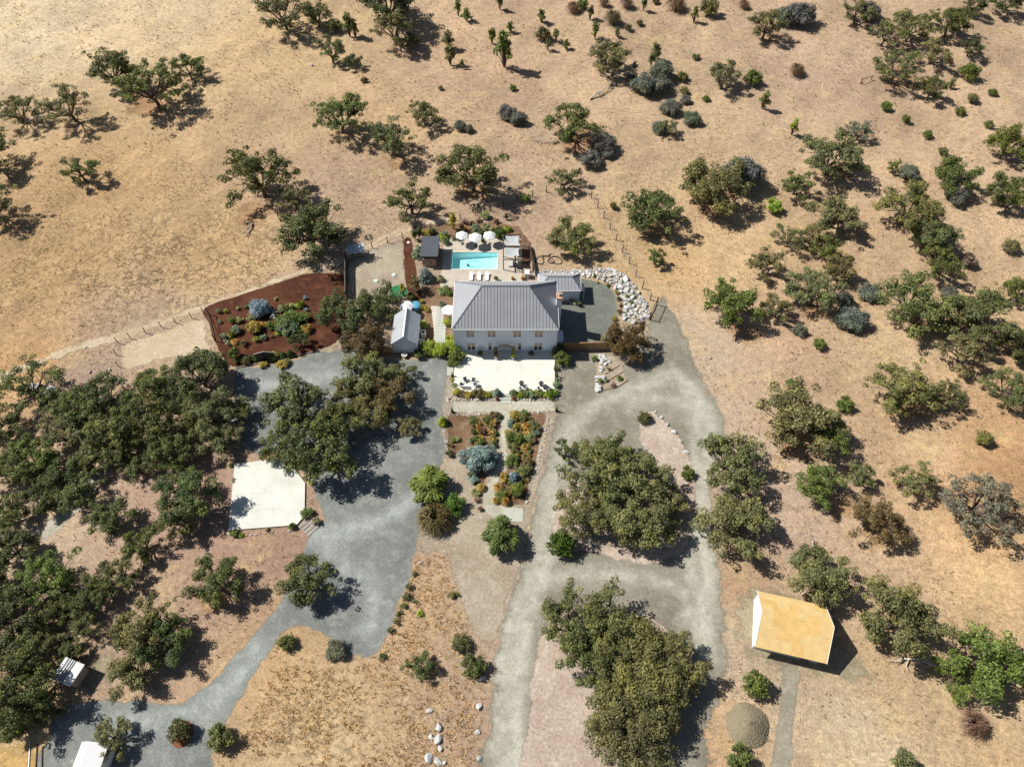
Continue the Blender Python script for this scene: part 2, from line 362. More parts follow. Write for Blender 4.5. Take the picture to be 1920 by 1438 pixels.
sheet('gravel_island', [(1010, 1198), (1000, 1234), (991, 1290), (988, 1360), (988, 1470), (1240, 1470), (1262, 1380), (1284, 1320), (1296, 1262), (1270, 1205), (1228, 1156), (1160, 1140), (1090, 1132), (1035, 1150)], Z2+.004, pink_mat, jit=.14)
sheet('gravel_court', [(440, 690), (484, 686), (545, 676), (600, 658), (690, 655), (720, 672), (790, 672), (846, 670), (849, 690), (838, 720), (832, 760), (830, 800), (838, 850), (815, 905), (795, 960), (786, 1010),
      (778, 1050), (768, 1090), (748, 1135), (730, 1190), (704, 1228), (688, 1236), (640, 1222), (604, 1190), (562, 1176), (532, 1190), (502, 1230), (470, 1280), (440, 1332), (402, 1402), (384, 1470),
      (85, 1470), (88, 1380), (104, 1332), (165, 1312), (240, 1310), (330, 1316), (378, 1290), (412, 1258), (450, 1216), (482, 1178), (524, 1128), (562, 1060), (572, 1012), (592, 988), (606, 972), (592, 940), (578, 900),
      (540, 850), (470, 850), (428, 800), (438, 740)], Z1+.001, blue_mat, jit=.12, inner=1.3,
      tracks=[([(560, 1000), (640, 1000), (720, 970), (790, 930)], 1.4, .6), ([(590, 1010), (650, 1060), (700, 1110), (690, 1180)], 1.2, .5), ([(480, 720), (560, 720), (620, 700)], 1.5, .5), ([(480, 1220), (420, 1300), (330, 1345), (220, 1345)], 1.6, .5)])
sheet('side_yard', [(1035, 654), (1128, 652), (1148, 616), (1158, 586), (1156, 560), (1146, 542), (1126, 530), (1085, 522), (1060, 530), (1035, 545)], Z1+.004, asph_mat, jit=.05)
sheet('gravel_garden', [(838, 778), (838, 850), (815, 905), (795, 965), (787, 1015), (782, 1045), (820, 1034), (838, 1048), (846, 1085), (864, 1130), (886, 1188), (912, 1214), (936, 1190), (956, 1120), (978, 1060), (991, 1000),
      (1006, 930), (1022, 860), (1034, 800), (1042, 772), (940, 772)], Z1+.005, tan_mat, jit=.12)
sheet('mulch_bed', [(383, 578), (450, 553), (520, 530), (570, 514), (605, 511), (647, 516), (652, 545), (648, 600), (634, 640), (600, 656), (546, 674), (484, 684), (442, 689), (425, 682), (405, 648), (394, 615)], Z2+.002, mulch_mat, jit=.07)
sheet('gravel_yard', [(654, 492), (698, 467), (727, 457), (756, 449), (758, 500), (764, 545), (745, 572), (690, 575), (655, 548), (651, 520)], Z2, tan_mat, jit=.05)
sheet('mulch_strip', [(756, 449), (770, 446), (776, 470), (780, 500), (790, 545), (792, 580), (770, 572), (762, 540), (757, 500)], Z2+.004, mulch_mat, jit=.1)
sheet('courtyard', [(786, 545), (850, 528), (852, 640), (850, 668), (800, 668), (740, 668), (738, 600), (760, 575)], Z1+.007, soil_mat, jit=.05)
sheet('hillside_bed', [(775, 425), (850, 418), (930, 416), (975, 428), (1000, 470), (985, 500), (940, 456), (840, 456), (790, 446)], Z1+.006, soil_mat, jit=.25)
sheet('cross_path', [(848, 752), (1040, 750), (1042, 772), (845, 776)], Z3+.004, pale_mat, smooth=False, jit=.05)
sheet('garden_path', [(934, 770), (958, 770), (954, 800), (953, 830), (950, 862), (936, 898), (928, 922), (940, 945), (982, 952), (980, 978), (944, 976), (912, 966), (902, 944), (906, 922), (924, 884), (936, 850), (938, 815)], Z3+.008, pale_mat, jit=.05)
sheet('garden_bed', [(838, 780), (880, 778), (932, 776), (936, 815), (932, 850), (920, 884), (902, 924), (896, 945), (888, 910), (878, 870), (858, 852), (850, 858), (840, 850)], Z3, soil_mat, jit=.08)
sheet('garden_bed', [(960, 774), (1026, 774), (1020, 800), (1008, 860), (994, 905), (984, 945), (955, 944), (934, 920), (944, 890), (956, 862), (957, 820)], Z3, soil_mat, jit=.08)
sheet('building_apron', [(1372, 1112), (1420, 1092), (1500, 1110), (1560, 1130), (1590, 1190), (1620, 1240), (1680, 1290), (1640, 1296), (1560, 1276), (1503, 1266), (1466, 1264), (1410, 1246), (1374, 1214), (1370, 1160)], Z1+.002, dirt_mat, jit=.25)
narrow_mat = gravel('grey_path_dirt', alb(172, 160, 142), alb(158, 146, 128), alb(186, 174, 156), mott=.1, fade=.3)
sheet('foot_path', [(1467, 1250), (1502, 1250), (1497, 1300), (1490, 1360), (1479, 1470), (1441, 1470), (1453, 1370), (1461, 1310)], Z1+.005, narrow_mat, jit=.06)
sheet('grove_path', [(205, 855), (180, 880), (160, 905), (130, 940), (100, 970), (70, 1000), (86, 1014), (120, 985), (150, 955), (176, 925), (200, 895), (222, 868)], Z1, pale_mat, jit=.2)
sheet('dirt_patch', [(-60, 1385), (40, 1380), (92, 1400), (84, 1470), (-60, 1470)], Z1, clay_mat, jit=.3)
sheet('dirt_patch', [(165, 1215), (215, 1215), (225, 1260), (205, 1300), (150, 1305), (150, 1270)], Z1, dirt_mat, jit=.3)

for tr in ([(600, 190), (690, 214), (790, 221), (870, 226), (960, 218), (1050, 204), (1130, 203), (1210, 213), (1290, 222), (1370, 214), (1440, 236)], [(1112, 332), (1135, 362), (1160, 402), (1188, 456), (1214, 505), (1240, 552)], [(700, 460), (790, 415), (860, 396), (950, 376), (1040, 348), (1100, 330)],
           [(1540, 30), (1548, 120), (1530, 200), (1500, 260), (1440, 300)]):
    Ls = [ground_at(*q)[:2] for q in tr]; Lc = spline(Ls, 2.0, False); tg0 = np.gradient(Lc, axis=0); tg0 /= np.hypot(*tg0.T)[:, None]; nr0 = np.stack([-tg0[:, 1], tg0[:, 0]], 1)
    sheet('trail', list(np.concatenate([Lc+nr0*.42, (Lc-nr0*.42)[::-1]])), .03, trail_mat, smooth=False, jit=.12, world=True)
LITTER = [(1340, 380, 60), (1570, 320, 55), (1720, 420, 60), (1530, 580, 60), (1560, 480, 40), (1720, 600, 60), (1850, 620, 60), (1700, 750, 70), (1500, 820, 75), (1560, 940, 60), (1650, 1000, 55), (1230, 430, 55), (1080, 270, 55), (740, 300, 45), (280, 190, 65), (480, 400, 60), (1395, 620, 50), (1700, 1200, 70), (1390, 1020, 60), (1380, 900, 55), (400, 1120, 55), (1685, 150, 50), (1440, 70, 40), (1760, 470, 45), (890, 360, 60), (1860, 980, 70)]
for qx, qy, qr in LITTER:
    c0 = ground_at(qx, qy)[:2]; r0 = qr*.85*mpp(qx, qy); rq = random.Random(qx)
    sheet('leaf_litter', [c0+np.array([math.cos(a), math.sin(a)])*r0*rq.uniform(.7, 1.15) for a in np.linspace(0, 2*math.pi, 9)[:-1]], .015, litter_mat, jit=.4, world=True)
# ------------------------------------------------------------------ materials of built things
concrete = plain('cream_concrete', alb(244, 235, 224), .85, .09, .35, .2, fine=.05)
pad_mat = plain('pad_concrete', alb(240, 232, 222), .85, .12, .3, .2, fine=.06)
siding = plain('pale_siding', (.76, .80, .86), .7, .04, .6)
trim = plain('white_trim', (.80, .80, .79), .5, .04)
roof_m = plain('standing_seam_metal', (.34, .355, .38), .6, .07, .35, .2)
seam_m = plain('seam_metal_shaded', (.20, .21, .23), .6, .05, 1, .2)  # darker than the roof sheet: the seams' shadow lines are put into the colour
white_m = plain('white_fabric', (.76, .76, .76), .8, .05, 3)
dark_m = plain('dark_metal', (.035, .036, .04), .5, .2)
brown_w = plain('dark_stained_wood', (.075, .048, .036), .7, .25, 3)
fence_w = plain('cedar_board', (.30, .17, .085), .75, .3, 2.2, fine=.2)
grey_w = plain('weathered_wood', (.30, .27, .24), .85, .25, 3, fine=.2)
glass = plain('window_glass', (.03, .035, .045), .08, .2, .4, .6)
blind = plain('pinkish_blind', (.50, .36, .31), .8, .1, 2)
brick_m = plain('chimney_brick', (.46, .27, .17), .85, .25, 5)
terra = plain('terracotta', (.42, .16, .08), .8, .15, 4)
osb = plain('sheathing_board', alb(255, 214, 150), .8, .10, .9, .2, fine=.16)
osb2 = plain('sheathing_board_ochre', alb(254, 204, 134), .8, .16, .7, .2, fine=.18)
wrap = plain('white_house_wrap', (.84, .82, .79), .6, .05, .8)
galv = plain('galvanised_roof', (.42, .45, .48), .45, .12, .6, .5, .2)
pipe_m = plain('black_pipe', (.02, .02, .02), .5, .2)
rock_m = plain('pale_rock', (.50, .50, .49), .85, .30, 1.2, .2, bump=.5, fine=.12)
rock_t = plain('tan_rock', (.44, .37, .30), .9, .25, 1.5, .2, bump=.5, fine=.12)
blue_m = plain('blue_cover', (.10, .33, .48), .6, .1, 2)
soilpot = plain('pot_soil', (.06, .04, .03), .95, .2, 4)

# ------------------------------------------------------------------ MAIN HOUSE
def hip_roof(parent, x0, x1, y0, y1, ze, run, pitch, spacing=.55):
    half = (y1-y0)/2; ym = (y0+y1)/2; zr = ze+half*pitch
    V = [(x0, y0, ze), (x1, y0, ze), (x1, y1, ze), (x0, y1, ze), (x0+run, ym, zr), (x1-run, ym, zr)]
    m = MB(); lo = [(a, b, c-.16) for a, b, c in V[:4]]
    m.add(V+lo, [(0, 1, 5, 4), (1, 2, 5), (2, 3, 4, 5), (3, 0, 4), (9, 8, 7, 6), (0, 6, 7, 1), (1, 7, 8, 2), (2, 8, 9, 3), (3, 9, 6, 0)])
    roof = m.build('roof', roof_m, parent)
    sm = MB(); e = .025
    for sgn, ya in ((1, y0), (-1, y1)):
        n = int((x1-x0)/spacing)
        for i in range(1, n):
            x = x0+(x1-x0)*i/n; t = min(1, (x-x0)/run, (x1-x)/run)
            sm.beam((x, ya, ze+e), (x, ya+sgn*half*t, ze+half*pitch*t+e), .04, .05)
    for sgn, xa in ((1, x0), (-1, x1)):
        n = int((y1-y0)/spacing)
        for i in range(1, n):
            y = y0+(y1-y0)*i/n; t = min(1, (y-y0)/half, (y1-y)/half)
            sm.beam((xa, y, ze+e), (xa+sgn*run*t, y, ze+half*pitch*t+e), .04, .05)
    o = sm.build('standing_seam', seam_m, roof); o['kind'] = 'stuff'
    rc = MB(); up = .03
    rc.beam((x0+run, ym, zr+up), (x1-run, ym, zr+up), .22, .08)
    for a, b in ((0, 4), (3, 4), (1, 5), (2, 5)):
        p, q = Vector(V[a]), Vector(V[b]); rc.beam(p+Vector((0, 0, up)), q+Vector((0, 0, up)), .16, .07)
    rc.build('ridge_cap', seam_m, roof)
    fb = MB()
    for (a, b), (dx, dy) in (((0, 1), (0, -.03)), ((1, 2), (.03, 0)), ((2, 3), (0, .03)), ((3, 0), (-.03, 0))):
        p, q = Vector(V[a])+Vector((dx, dy, -.10)), Vector(V[b])+Vector((dx, dy, -.10)); fb.beam(p, q, .09, .17)
    fb.build('fascia', trim, roof)
    return roof
HX0, HX1, HY0, HY1, HZ = -10.15, 7.85, 80.45, 91.4, 6.55
house = thing('main_house', (0, 0, 0), 'large two storey pale house with grey standing seam hip roof', 'house')
w_ = MB()
w_.add([(HX0, HY0, -.2), (HX1, HY0, -.2), (HX1, HY1, -.2), (HX0, HY1, -.2), (HX0, HY0, HZ), (HX1, HY0, HZ), (HX1, HY1, HZ), (HX0, HY1, HZ)],
       [(0, 1, 5, 4), (1, 2, 6, 5), (2, 3, 7, 6), (3, 0, 4, 7)])
w_.build('wall', siding, house)
hip_roof(house, HX0-.25, HX1+.25, HY0-.25, HY1+.25, HZ+.05, 5.2, .84)
for x in (HX0, HX1):
    for y in (HY0, HY1): MB().box((x, y, 3.2), (.16, .16, 6.6)).build('corner_trim', trim, house)
lap = MB()
for i in range(1, 32):
    lap.box(((HX0+HX1)/2, HY0-.006, .2*i+.1), (HX1-HX0-.2, .012, .02))
lo_ = lap.build('lap_siding', siding, house); lo_['kind'] = 'stuff'
def window(parent, xc, zc, wd, ht, Y, n=2, low=False, facing=-1):
    f = MB(); t = .11
    f.box((xc, Y+facing*.03, zc+ht/2+t/2), (wd+2*t, .10, t)); f.box((xc, Y+facing*.045, zc-ht/2-t/2), (wd+2*t+.1, .14, t))
    for sx in (-1, 1): f.box((xc+sx*(wd/2+t/2), Y+facing*.03, zc), (t, .10, ht))
    if n == 2: f.box((xc, Y+facing*.03, zc), (.14, .10, ht))
    fr = f.build('window', trim, parent)
    pw = (wd-.14)/2 if n == 2 else wd
    for k in range(n):
        x = xc+(k-(n-1)/2)*(pw+.14)
        MB().box((x, Y+facing*.006, zc), (pw, .02, ht)).build('pane', glass, fr)
        bh = ht*(.5 if low else .86)
        MB().box((x, Y+facing*.022, zc+ht/2-bh/2), (pw*.86, .012, bh)).build('blind', blind, fr)
    return fr
for zx, y0, y1, n in ((352, 755, 830, 2), (628, 755, 830, 2), (958, 755, 830, 2), (1237, 755, 830, 2), (365, 915, 1000, 2), (605, 912, 998, 1), (990, 912, 998, 1), (1229, 915, 1000, 2)):
    px = 830+zx/6.857; xa, za = on_wall(px, 510+y0/6.857, HY0); _, zb = on_wall(px, 510+y1/6.857, HY0)
    window(house, xa, (za+zb)/2, 1.32 if n == 2 else .48, za-zb, HY0, n, low=(y0 > 900))
dx, _ = on_wall(830+797/6.857, 655, HY0)
df = MB()
for sx in (-1, 1): df.box((dx+sx*1.05, HY0-.04, 1.35), (.14, .12, 2.7))
df.box((dx, HY0-.04, 2.75), (2.24, .12, .16)); door = df.build('door', trim, house)
for sx in (-1, 1):
    dl = MB().box((dx+sx*.49, HY0-.03, 1.3), (.95, .06, 2.6)); dl.box((dx+sx*.49, HY0-.066, 1.85), (.6, .02, 1.1)); dl.box((dx+sx*.49, HY0-.066, .7), (.6, .02, .7))
    dl.build('door_leaf', plain('door_paint', (.62, .60, .57), .6, .06), door)
    MB().box((dx+sx*.09, HY0-.09, 1.35), (.05, .06, .55)).build('handle', dark_m, door)
ch = MB().box((8.3, 86.2, 4.2), (.9, 1.5, 8.4)); cho = ch.build('chimney', siding, house)
cm = MB().box((8.3, 86.2, 8.55), (1.06, 1.66, .34)); cm.build('chimney_cap', brick_m, cho)
MB().lathe([(.22, 0), (.22, .35), (.3, .36), (.3, .42), (.05, .5)], 12, (8.3, 86.2, 8.72)).build('flue', plain('flue_metal', (.5, .5, .5), .3, .1, 2, .5, .6), cho)
by = MB(); by.add([(7.86, 81.2, 0), (9.1, 81.2, 0), (9.1, 83.3, 0), (7.86, 83.3, 0), (7.86, 81.2, 2.75), (9.1, 81.2, 2.35), (9.1, 83.3, 2.35), (7.86, 83.3, 2.75)], [(0, 1, 5, 4), (1, 2, 6, 5), (2, 3, 7, 6), (4, 5, 6, 7)])
by.build('side_bay', siding, house)
MB().add([(7.86, 81.1, 2.82), (9.2, 81.1, 2.40), (9.2, 83.4, 2.40), (7.86, 83.4, 2.82), (7.86, 81.1, 2.74), (9.2, 81.1, 2.32), (9.2, 83.4, 2.32), (7.86, 83.4, 2.74)],
         [(0, 1, 2, 3), (7, 6, 5, 4), (0, 4, 5, 1), (1, 5, 6, 2), (2, 6, 7, 3)]).build('bay_roof', plain('pale_metal', (.55, .57, .60), .45, .06, 1, .5), house)

# ------------------------------------------------------------------ ANNEX behind the house
ann = thing('garage_annex', (0, 0, 0), 'small grey hip roofed annex behind the right corner of the main house', 'outbuilding')
AX0, AX1, AY0, AY1 = 5.2, 12.75, 92.95, 97.0
am = MB(); am.add([(AX0, AY0, -.1), (AX1, AY0, -.1), (AX1, AY1, -.1), (AX0, AY1, -.1), (AX0, AY0, 3), (AX1, AY0, 3), (AX1, AY1, 3), (AX0, AY1, 3)], [(0, 1, 5, 4), (1, 2, 6, 5), (2, 3, 7, 6), (3, 0, 4, 7)])
am.build('wall', siding, ann); hip_roof(ann, AX0-.2, AX1+.2, AY0-.2, AY1+.2, 3.05, 1.75, .66, .6)
MB().add([(12.76, 93.5, 2.3), (13.75, 93.5, 2.0), (13.75, 95.6, 2.0), (12.76, 95.6, 2.3), (12.76, 93.5, 2.22), (13.75, 93.5, 1.92), (13.75, 95.6, 1.92), (12.76, 95.6, 2.22)],
         [(0, 1, 2, 3), (7, 6, 5, 4), (0, 4, 5, 1), (1, 5, 6, 2), (2, 6, 7, 3)]).build('porch_roof', MATS['pale_metal'], ann)
for y in (93.6, 95.5): MB().box((13.65, y, .97), (.1, .1, 1.94)).build('porch_post', trim, ann)

# ------------------------------------------------------------------ PATIO in front of the house
def slabs(name, poly4, nx, ny, z, th, mat, gap=.006):
    "a paved surface laid as separate cast slabs; poly4 = FL FR BR BL"
    root = MB(); p = [np.array(q) for q in poly4]
    root.prism([tuple(q) for q in p], -.05, z-.03); r = root.build(name, plain('joint_filler', (.5, .46, .40), .9, .1), None); r['kind'] = 'structure'
    for i in range(nx):
        for j in range(ny):
            def P(u, v): return (p[0]*(1-u)+p[1]*u)*(1-v)+(p[3]*(1-u)+p[2]*u)*v
            lx = np.hypot(*(p[1]-p[0])); ly = np.hypot(*(p[3]-p[0])); gu, gv = gap/lx, gap/ly
            q = [P(i/nx+gu, j/ny+gv), P((i+1)/nx-gu, j/ny+gv), P((i+1)/nx-gu, (j+1)/ny-gv), P(i/nx+gu, (j+1)/ny-gv)]
            MB().prism([tuple(a) for a in q], z-th, z).build('slab', mat, r)
    return r
PZ = .3
slabs('patio', [at(849, 739, PZ)[:2], at(1040, 737, PZ)[:2], (7.75, 80.42), (-10.2, 80.42)], 6, 3, PZ, .2, concrete)
slabs('concrete_pad', [at(428, 994, .25)[:2], at(556, 984, .25)[:2], at(534, 857, .25)[:2], at(440, 870, .25)[:2]], 3, 4, .25, .15, pad_mat)
slabs('concrete_pad_wing', [at(556, 984, .25)[:2], at(571, 966, .25)[:2], at(572, 905, .25)[:2], at(534, 857, .25)[:2]], 1, 3, .25, .15, pad_mat)
slabs('landing', [at(838, 704, .1)[:2], at(850, 704, .1)[:2], at(850, 686, .1)[:2], at(838, 686, .1)[:2]], 1, 2, .1, .08, plain('grey_concrete', alb(206, 200, 186), .9, .08, .8))
slabs('path_slab_landing', [at(944, 978, .08)[:2], at(981, 978, .08)[:2], at(981, 954, .08)[:2], at(944, 950, .08)[:2]], 2, 1, .08, .06, MATS['grey_concrete'])
steps = thing('front_steps', (0, 0, 0), 'pale concrete steps between two terracotta pots below the patio', 'steps')
sx0, sx1 = at(935, 752)[0], at(959, 752)[0]
yb = at(950, 757)[1]; yt = at(950, 741)[1]
for i, (a, b, z) in enumerate(((0, .42, .10), (.42, .72, .20), (.72, 1.1, .295))):
    MB().box(((sx0+sx1)/2, yb+(yt-yb)*(a+b)/2, z/2), (sx1-sx0, (yt-yb)*(b-a)-.01, z)).build('step', MATS['grey_concrete'], steps, bevel=.02)
# flagstone walk beside the house
walk = MB().prism([tuple(at(*q)[:2]) for q in ((808, 574), (820, 574), (836, 640), (836, 668), (816, 668), (816, 640))], 0, .03).build('side_walk', MATS['joint_filler']); walk['kind'] = 'structure'
pav_m = plain('pale_paver', alb(205, 200, 190), .9, .12, 1.2)
pav = MB().box((0, 0, .02), (.66, .66, .06)).mesh('paver')
for j in range(17):
    y = at(815, 575)[1]-.3-j*.7
    n = 2 if j < 6 else 3
    for i in range(n):
        o = part('paver', pav, pav_m, walk); o.location = (-13.9+.02*j+i*.7-(0.0 if j < 6 else 0.25)+(.35 if j > 11 else 0), y, .02)

# ------------------------------------------------------------------ POOL
x0, x1, y0, y1 = POOL
deck_m = NT('pool_deck_boards'); dp = deck_m.pos()
sp_ = deck_m.n('ShaderNodeSeparateXYZ'); deck_m.put(sp_.inputs[0], dp)
bd = deck_m.math('FRACT', deck_m.math('MULTIPLY', sp_.outputs[1], 5.0))
deck_m = deck_m.done(deck_m.scale(alb(214, 196, 180), deck_m.math('MULTIPLY', deck_m.rng(bd, .02, .12, .8, 1), deck_m.rng(deck_m.noise(dp, .8, 4), .3, .7, .9, 1.1, False))), .8, .2)
dk = MB(); DZ = .05
for a, b, c, d in ((DECK[0], x0-.3, DECK[2], DECK[3]), (x1+.3, DECK[1], DECK[2], DECK[3]), (x0-.3, x1+.3, DECK[2], y0-.3), (x0-.3, x1+.3, y1+.3, DECK[3])):
    dk.box(((a+b)/2, (c+d)/2, DZ-.06), (b-a, d-c, .12))
dko = dk.build('pool_deck', deck_m); dko['kind'] = 'structure'
pool = thing('swimming_pool', ((x0+x1)/2, y0, 0), 'rectangular turquoise swimming pool set in the pale deck', 'pool')
def rel(m, ox, oy): m.v = [(a-ox, b-oy, c) for a, b, c in m.v]; return m
OX, OY = (x0+x1)/2, y0
bs = MB(); D0, D1 = -1.05, -1.75
bs.add([(x0, y0, DZ), (x1, y0, DZ), (x1, y1, DZ), (x0, y1, DZ), (x0, y0, D1), (x1, y0, D0), (x1, y1, D0), (x0, y1, D1)], [(4, 5, 6, 7), (0, 4, 7, 3), (1, 2, 6, 5), (2, 3, 7, 6), (0, 1, 5, 4)])
rel(bs, OX, OY).build('basin', plain('pool_plaster', (.72, .86, .87), .6, .04, .6), pool)
cpm = plain('coping_stone', alb(232, 220, 206), .8, .06, 1)
for a, b, c, d in ((x0-.3, x0, y0-.3, y1+.3), (x1, x1+.3, y0-.3, y1+.3), (x0, x1, y0-.3, y0), (x0, x1, y1, y1+.3)):
    rel(MB().box(((a+b)/2, (c+d)/2, DZ-.03), (b-a, d-c, .14)), OX, OY).build('coping', cpm, pool)
k = NT('pool_water'); t1 = k.n('ShaderNodeBsdfTransparent'); t1.inputs[0].default_value = (.66, .92, .94, 1)
gl = k.n('ShaderNodeBsdfGlossy'); gl.inputs['Roughness'].default_value = .03
fr = k.n('ShaderNodeFresnel'); fr.inputs[0].default_value = 1.33; mx = k.n('ShaderNodeMixShader')
bp = k.n('ShaderNodeBump'); bp.inputs['Strength'].default_value = .15; k.put(bp.inputs['Height'], k.noise(k.pos(), 2.2, 2)); k.t.links.new(bp.outputs[0], gl.inputs['Normal']); k.t.links.new(bp.outputs[0], fr.inputs['Normal'])
k.t.links.new(fr.outputs[0], mx.inputs[0]); k.t.links.new(t1.outputs[0], mx.inputs[1]); k.t.links.new(gl.outputs[0], mx.inputs[2]); k.t.links.new(mx.outputs[0], k.out.inputs['Surface'])
wt_ = MB().add([(x0, y0, -.12), (x1, y0, -.12), (x1, y1, -.12), (x0, y1, -.12)], [(0, 1, 2, 3)]); rel(wt_, OX, OY).build('water', k.m, pool)
hose = [(-8.2, 101.6), (-8.3, 102.6), (-8.7, 103.4), (-8.9, 104.0), (-8.2, 103.6), (-7.0, 103.3), (-6.0, 103.7), (-6.0, 104.6), (-7.0, 105.2), (-8.4, 105.1), (-9.2, 104.5), (-8.9, 104.0)]
hs = thing('pool_cleaner', (-8.9, 104.0, -1.4), 'dark pool cleaner with its looping hose in the turquoise pool', 'pool cleaner')
hp = spline(hose, .3, False); MB().tube([(a+8.9, b-104.0, .1+.9*max(0, 1-i/8)) for i, (a, b) in enumerate(hp)], .035, 6).build('hose', plain('hose_teal', (.10, .28, .30), .5, .1), hs, True)
MB().lathe([(.1, 0), (.24, .03), (.26, .14), (.14, .22), (.05, .24)], 12).build('cleaner_body', dark_m, hs, True)

# ------------------------------------------------------------------ CABANA, PERGOLA, UMBRELLAS, LOUNGERS
cab = thing('pool_cabana', (-16.2, 104.9, 0), 'dark flat roofed cabana beside the left end of the pool', 'cabana')
MB().box((0, 0, 2.85), (3.5, 5.8, .18)).build('roof', plain('dark_membrane_roof', (.085, .095, .11), .6, .1, .8), cab)
rr = MB()
for a in range(9): rr.box((-1.6+.4*a, 0, 2.955), (.03, 5.7, .03))
rr.build('roof_rib', MATS['dark_membrane_roof'], cab)
cw_ = plain('cabana_tan_wall', (.36, .26, .20), .8, .15, 1.5)
MB().box((-1.5, .1, 1.35), (.14, 5.0, 2.7)).build('wall', cw_, cab); MB().box((0, 2.5, 1.35), (2.9, .14, 2.7)).build('wall', cw_, cab)
MB().box((-.1, -2.6, 1.0), (2.6, .14, 2.0)).build('wall', cw_, cab)
for x, y in ((1.5, -2.6), (1.5, 2.5), (1.5, 0)): MB().box((x, y, 1.37), (.14, .14, 2.74)).build('post', brown_w, cab)
for k_, (x, z) in enumerate(((-.1, 1.55), (.3, 1.2), (.2, .8), (-.6, 1.3))): MB().box((x, -2.70, z), (.28, .05, .2)).build('wall_plaque', dark_m, cab)
per = thing('pergola', (0.05, 104.9, 0), 'dark timber pergola with two grey shade sails at the right of the pool', 'pergola')
for x in (-1.75, 1.75):
    for y in (-3.6, 0, 3.4): MB().box((x, y, 1.35), (.18, .18, 2.7)).build('post', brown_w, per)
    MB().box((x, -.1, 2.79), (.16, 7.3, .18)).build('beam', brown_w, per)
for y in (-3.6, -.15, .15, 3.4): MB().box((0, y, 2.80), (3.34, .12, .16)).build('crossbeam', brown_w, per)
MB().box((.55, -3.75, 1.35), (.14, .14, 2.7)).build('post', brown_w, per)
sail_m = plain('grey_shade_cloth', (.40, .42, .44), .9, .06, 1)
def sail(y0, y1):
    m = MB(); n = 10; vs_ = []; fs_ = []
    for j in range(n+1):
        for i in range(n+1):
            u, v = i/n*2-1, j/n*2-1; hx, hy = 1.42, (y1-y0)/2
            bx = hx*(1-.16*(1-v*v)*abs(u)); byy = hy*(1-.10*(1-u*u)*abs(v))
            vs_.append((u*bx, (y0+y1)/2+v*byy, 2.78-.16*(1-u*u)*(1-v*v)))
    for j in range(n):
        for i in range(n): a = j*(n+1)+i; fs_.append((a, a+1, a+n+2, a+n+1))
    m.add(vs_, fs_); return m
for a, b in ((.35, 3.2), (-3.3, -.35)):
    if a > 0: sail(a, b).build('shade_sail', sail_m, per, True)
    else: sail(-2.6, -.3).build('shade_sail', sail_m, per, True)
umb = None
def umbrella(loc, rad, n, label, rz=0.0, group=None):
    t = thing('patio_umbrella', loc, label, 'umbrella', group, rz)
    MB().tube([(0, 0, 0), (0, 0, 2.75)], .035, 8).build('pole', grey_w, t)
    MB().lathe([(.32, 0), (.32, .07), (.06, .1)], 12).build('base', dark_m, t)
    m = MB(); prof = [(0.02, 2.86), (rad*.5, 2.64), (rad, 2.28), (rad, 2.16)]
    vs_ = [(r*math.cos(2*math.pi*k/n), r*math.sin(2*math.pi*k/n), z) for r, z in prof for k in range(n)]
    m.add(vs_, [(i*n+k, i*n+(k+1) % n, (i+1)*n+(k+1) % n, (i+1)*n+k) for i in range(3) for k in range(n)]); m.build('canopy', white_m, t)
    rb = MB()
    for k in range(n):
        a = 2*math.pi*k/n; rb.tube([(0, 0, 2.80), (rad*.97*math.cos(a), rad*.97*math.sin(a), 2.25)], .012, 4)
    rb.build('rib', grey_w, t); MB().lathe([(.05, 0), (.06, .06), (.01, .12)], 8, (0, 0, 2.84)).build('finial', trim, t)
    return t
umbrella((-10.1, 108.7, DZ), 1.32, 6, 'white umbrella nearest the cabana in the row behind the pool', .5)
umbrella((-7.4, 108.1, DZ), 1.42, 6, 'white umbrella in the middle of the row of three behind the pool', .5)
umbrella((-4.55, 108.7, DZ), 1.32, 6, 'white umbrella nearest the pergola in the row behind the pool', .35)
umbrella((-19.6, 89.6, .02), 1.35, 7, 'white umbrella behind the small gabled cottage', .2)
umbrella((-11.7, 88.6, .02), 1.25, 8, 'white umbrella against the left wall of the main house', .2)
lg = thing('sun_lounger', at(883.5, 521)*[1, 1, 0]+[0, 0, DZ], 'white sun lounger on the pool deck behind the house', 'sun lounger', 'sun loungers on the pool deck')
m = MB()
m.box((0, -.35, .34), (.72, 1.35, .1)); m.build('mattress', white_m, lg)
m = MB(); m.beam((0, .32, .36), (0, .95, .74), .72, .1); m.build('backrest', white_m, lg)
for a in (-.3, .3):
    for b in (-.9, .4): MB().box((a, b, .15), (.06, .06, .3)).build('leg', grey_w, lg)
for q in ((898.5, 521), (913, 521)): copy_tree(lg, at(*q)*[1, 1, 0]+[0, 0, DZ])
tb = thing('side_table', at(891, 525)*[1, 1, 0]+[0, 0, DZ], 'small low table between the white sun loungers', 'table')
MB().lathe([(.25, 0), (.25, .03)], 12, (0, 0, .4)).build('top', grey_w, tb); MB().tube([(0, 0, 0), (0, 0, .4)], .04, 6).build('leg', grey_w, tb)
ou = thing('outdoor_sofa', at(958, 497)*[1, 1, 0]+[0, 0, DZ], 'grey cushioned lounge seat under the open end of the pergola', 'sofa')
MB().box((0, 0, .25), (.9, 1.4, .3)).build('seat', plain('grey_cushion', (.45, .45, .46), .9, .08), ou, bevel=.05); MB().box((.55, 0, .45), (.22, 1.4, .7)).build('backrest', dark_m, ou, bevel=.04)
gr = thing('barbecue', at(969, 503)*[1, 1, 0]+[0, 0, DZ], 'black barbecue on legs under the pergola', 'barbecue')
MB().box((0, 0, .75), (.9, .55, .35)).build('firebox', dark_m, gr, bevel=.05)
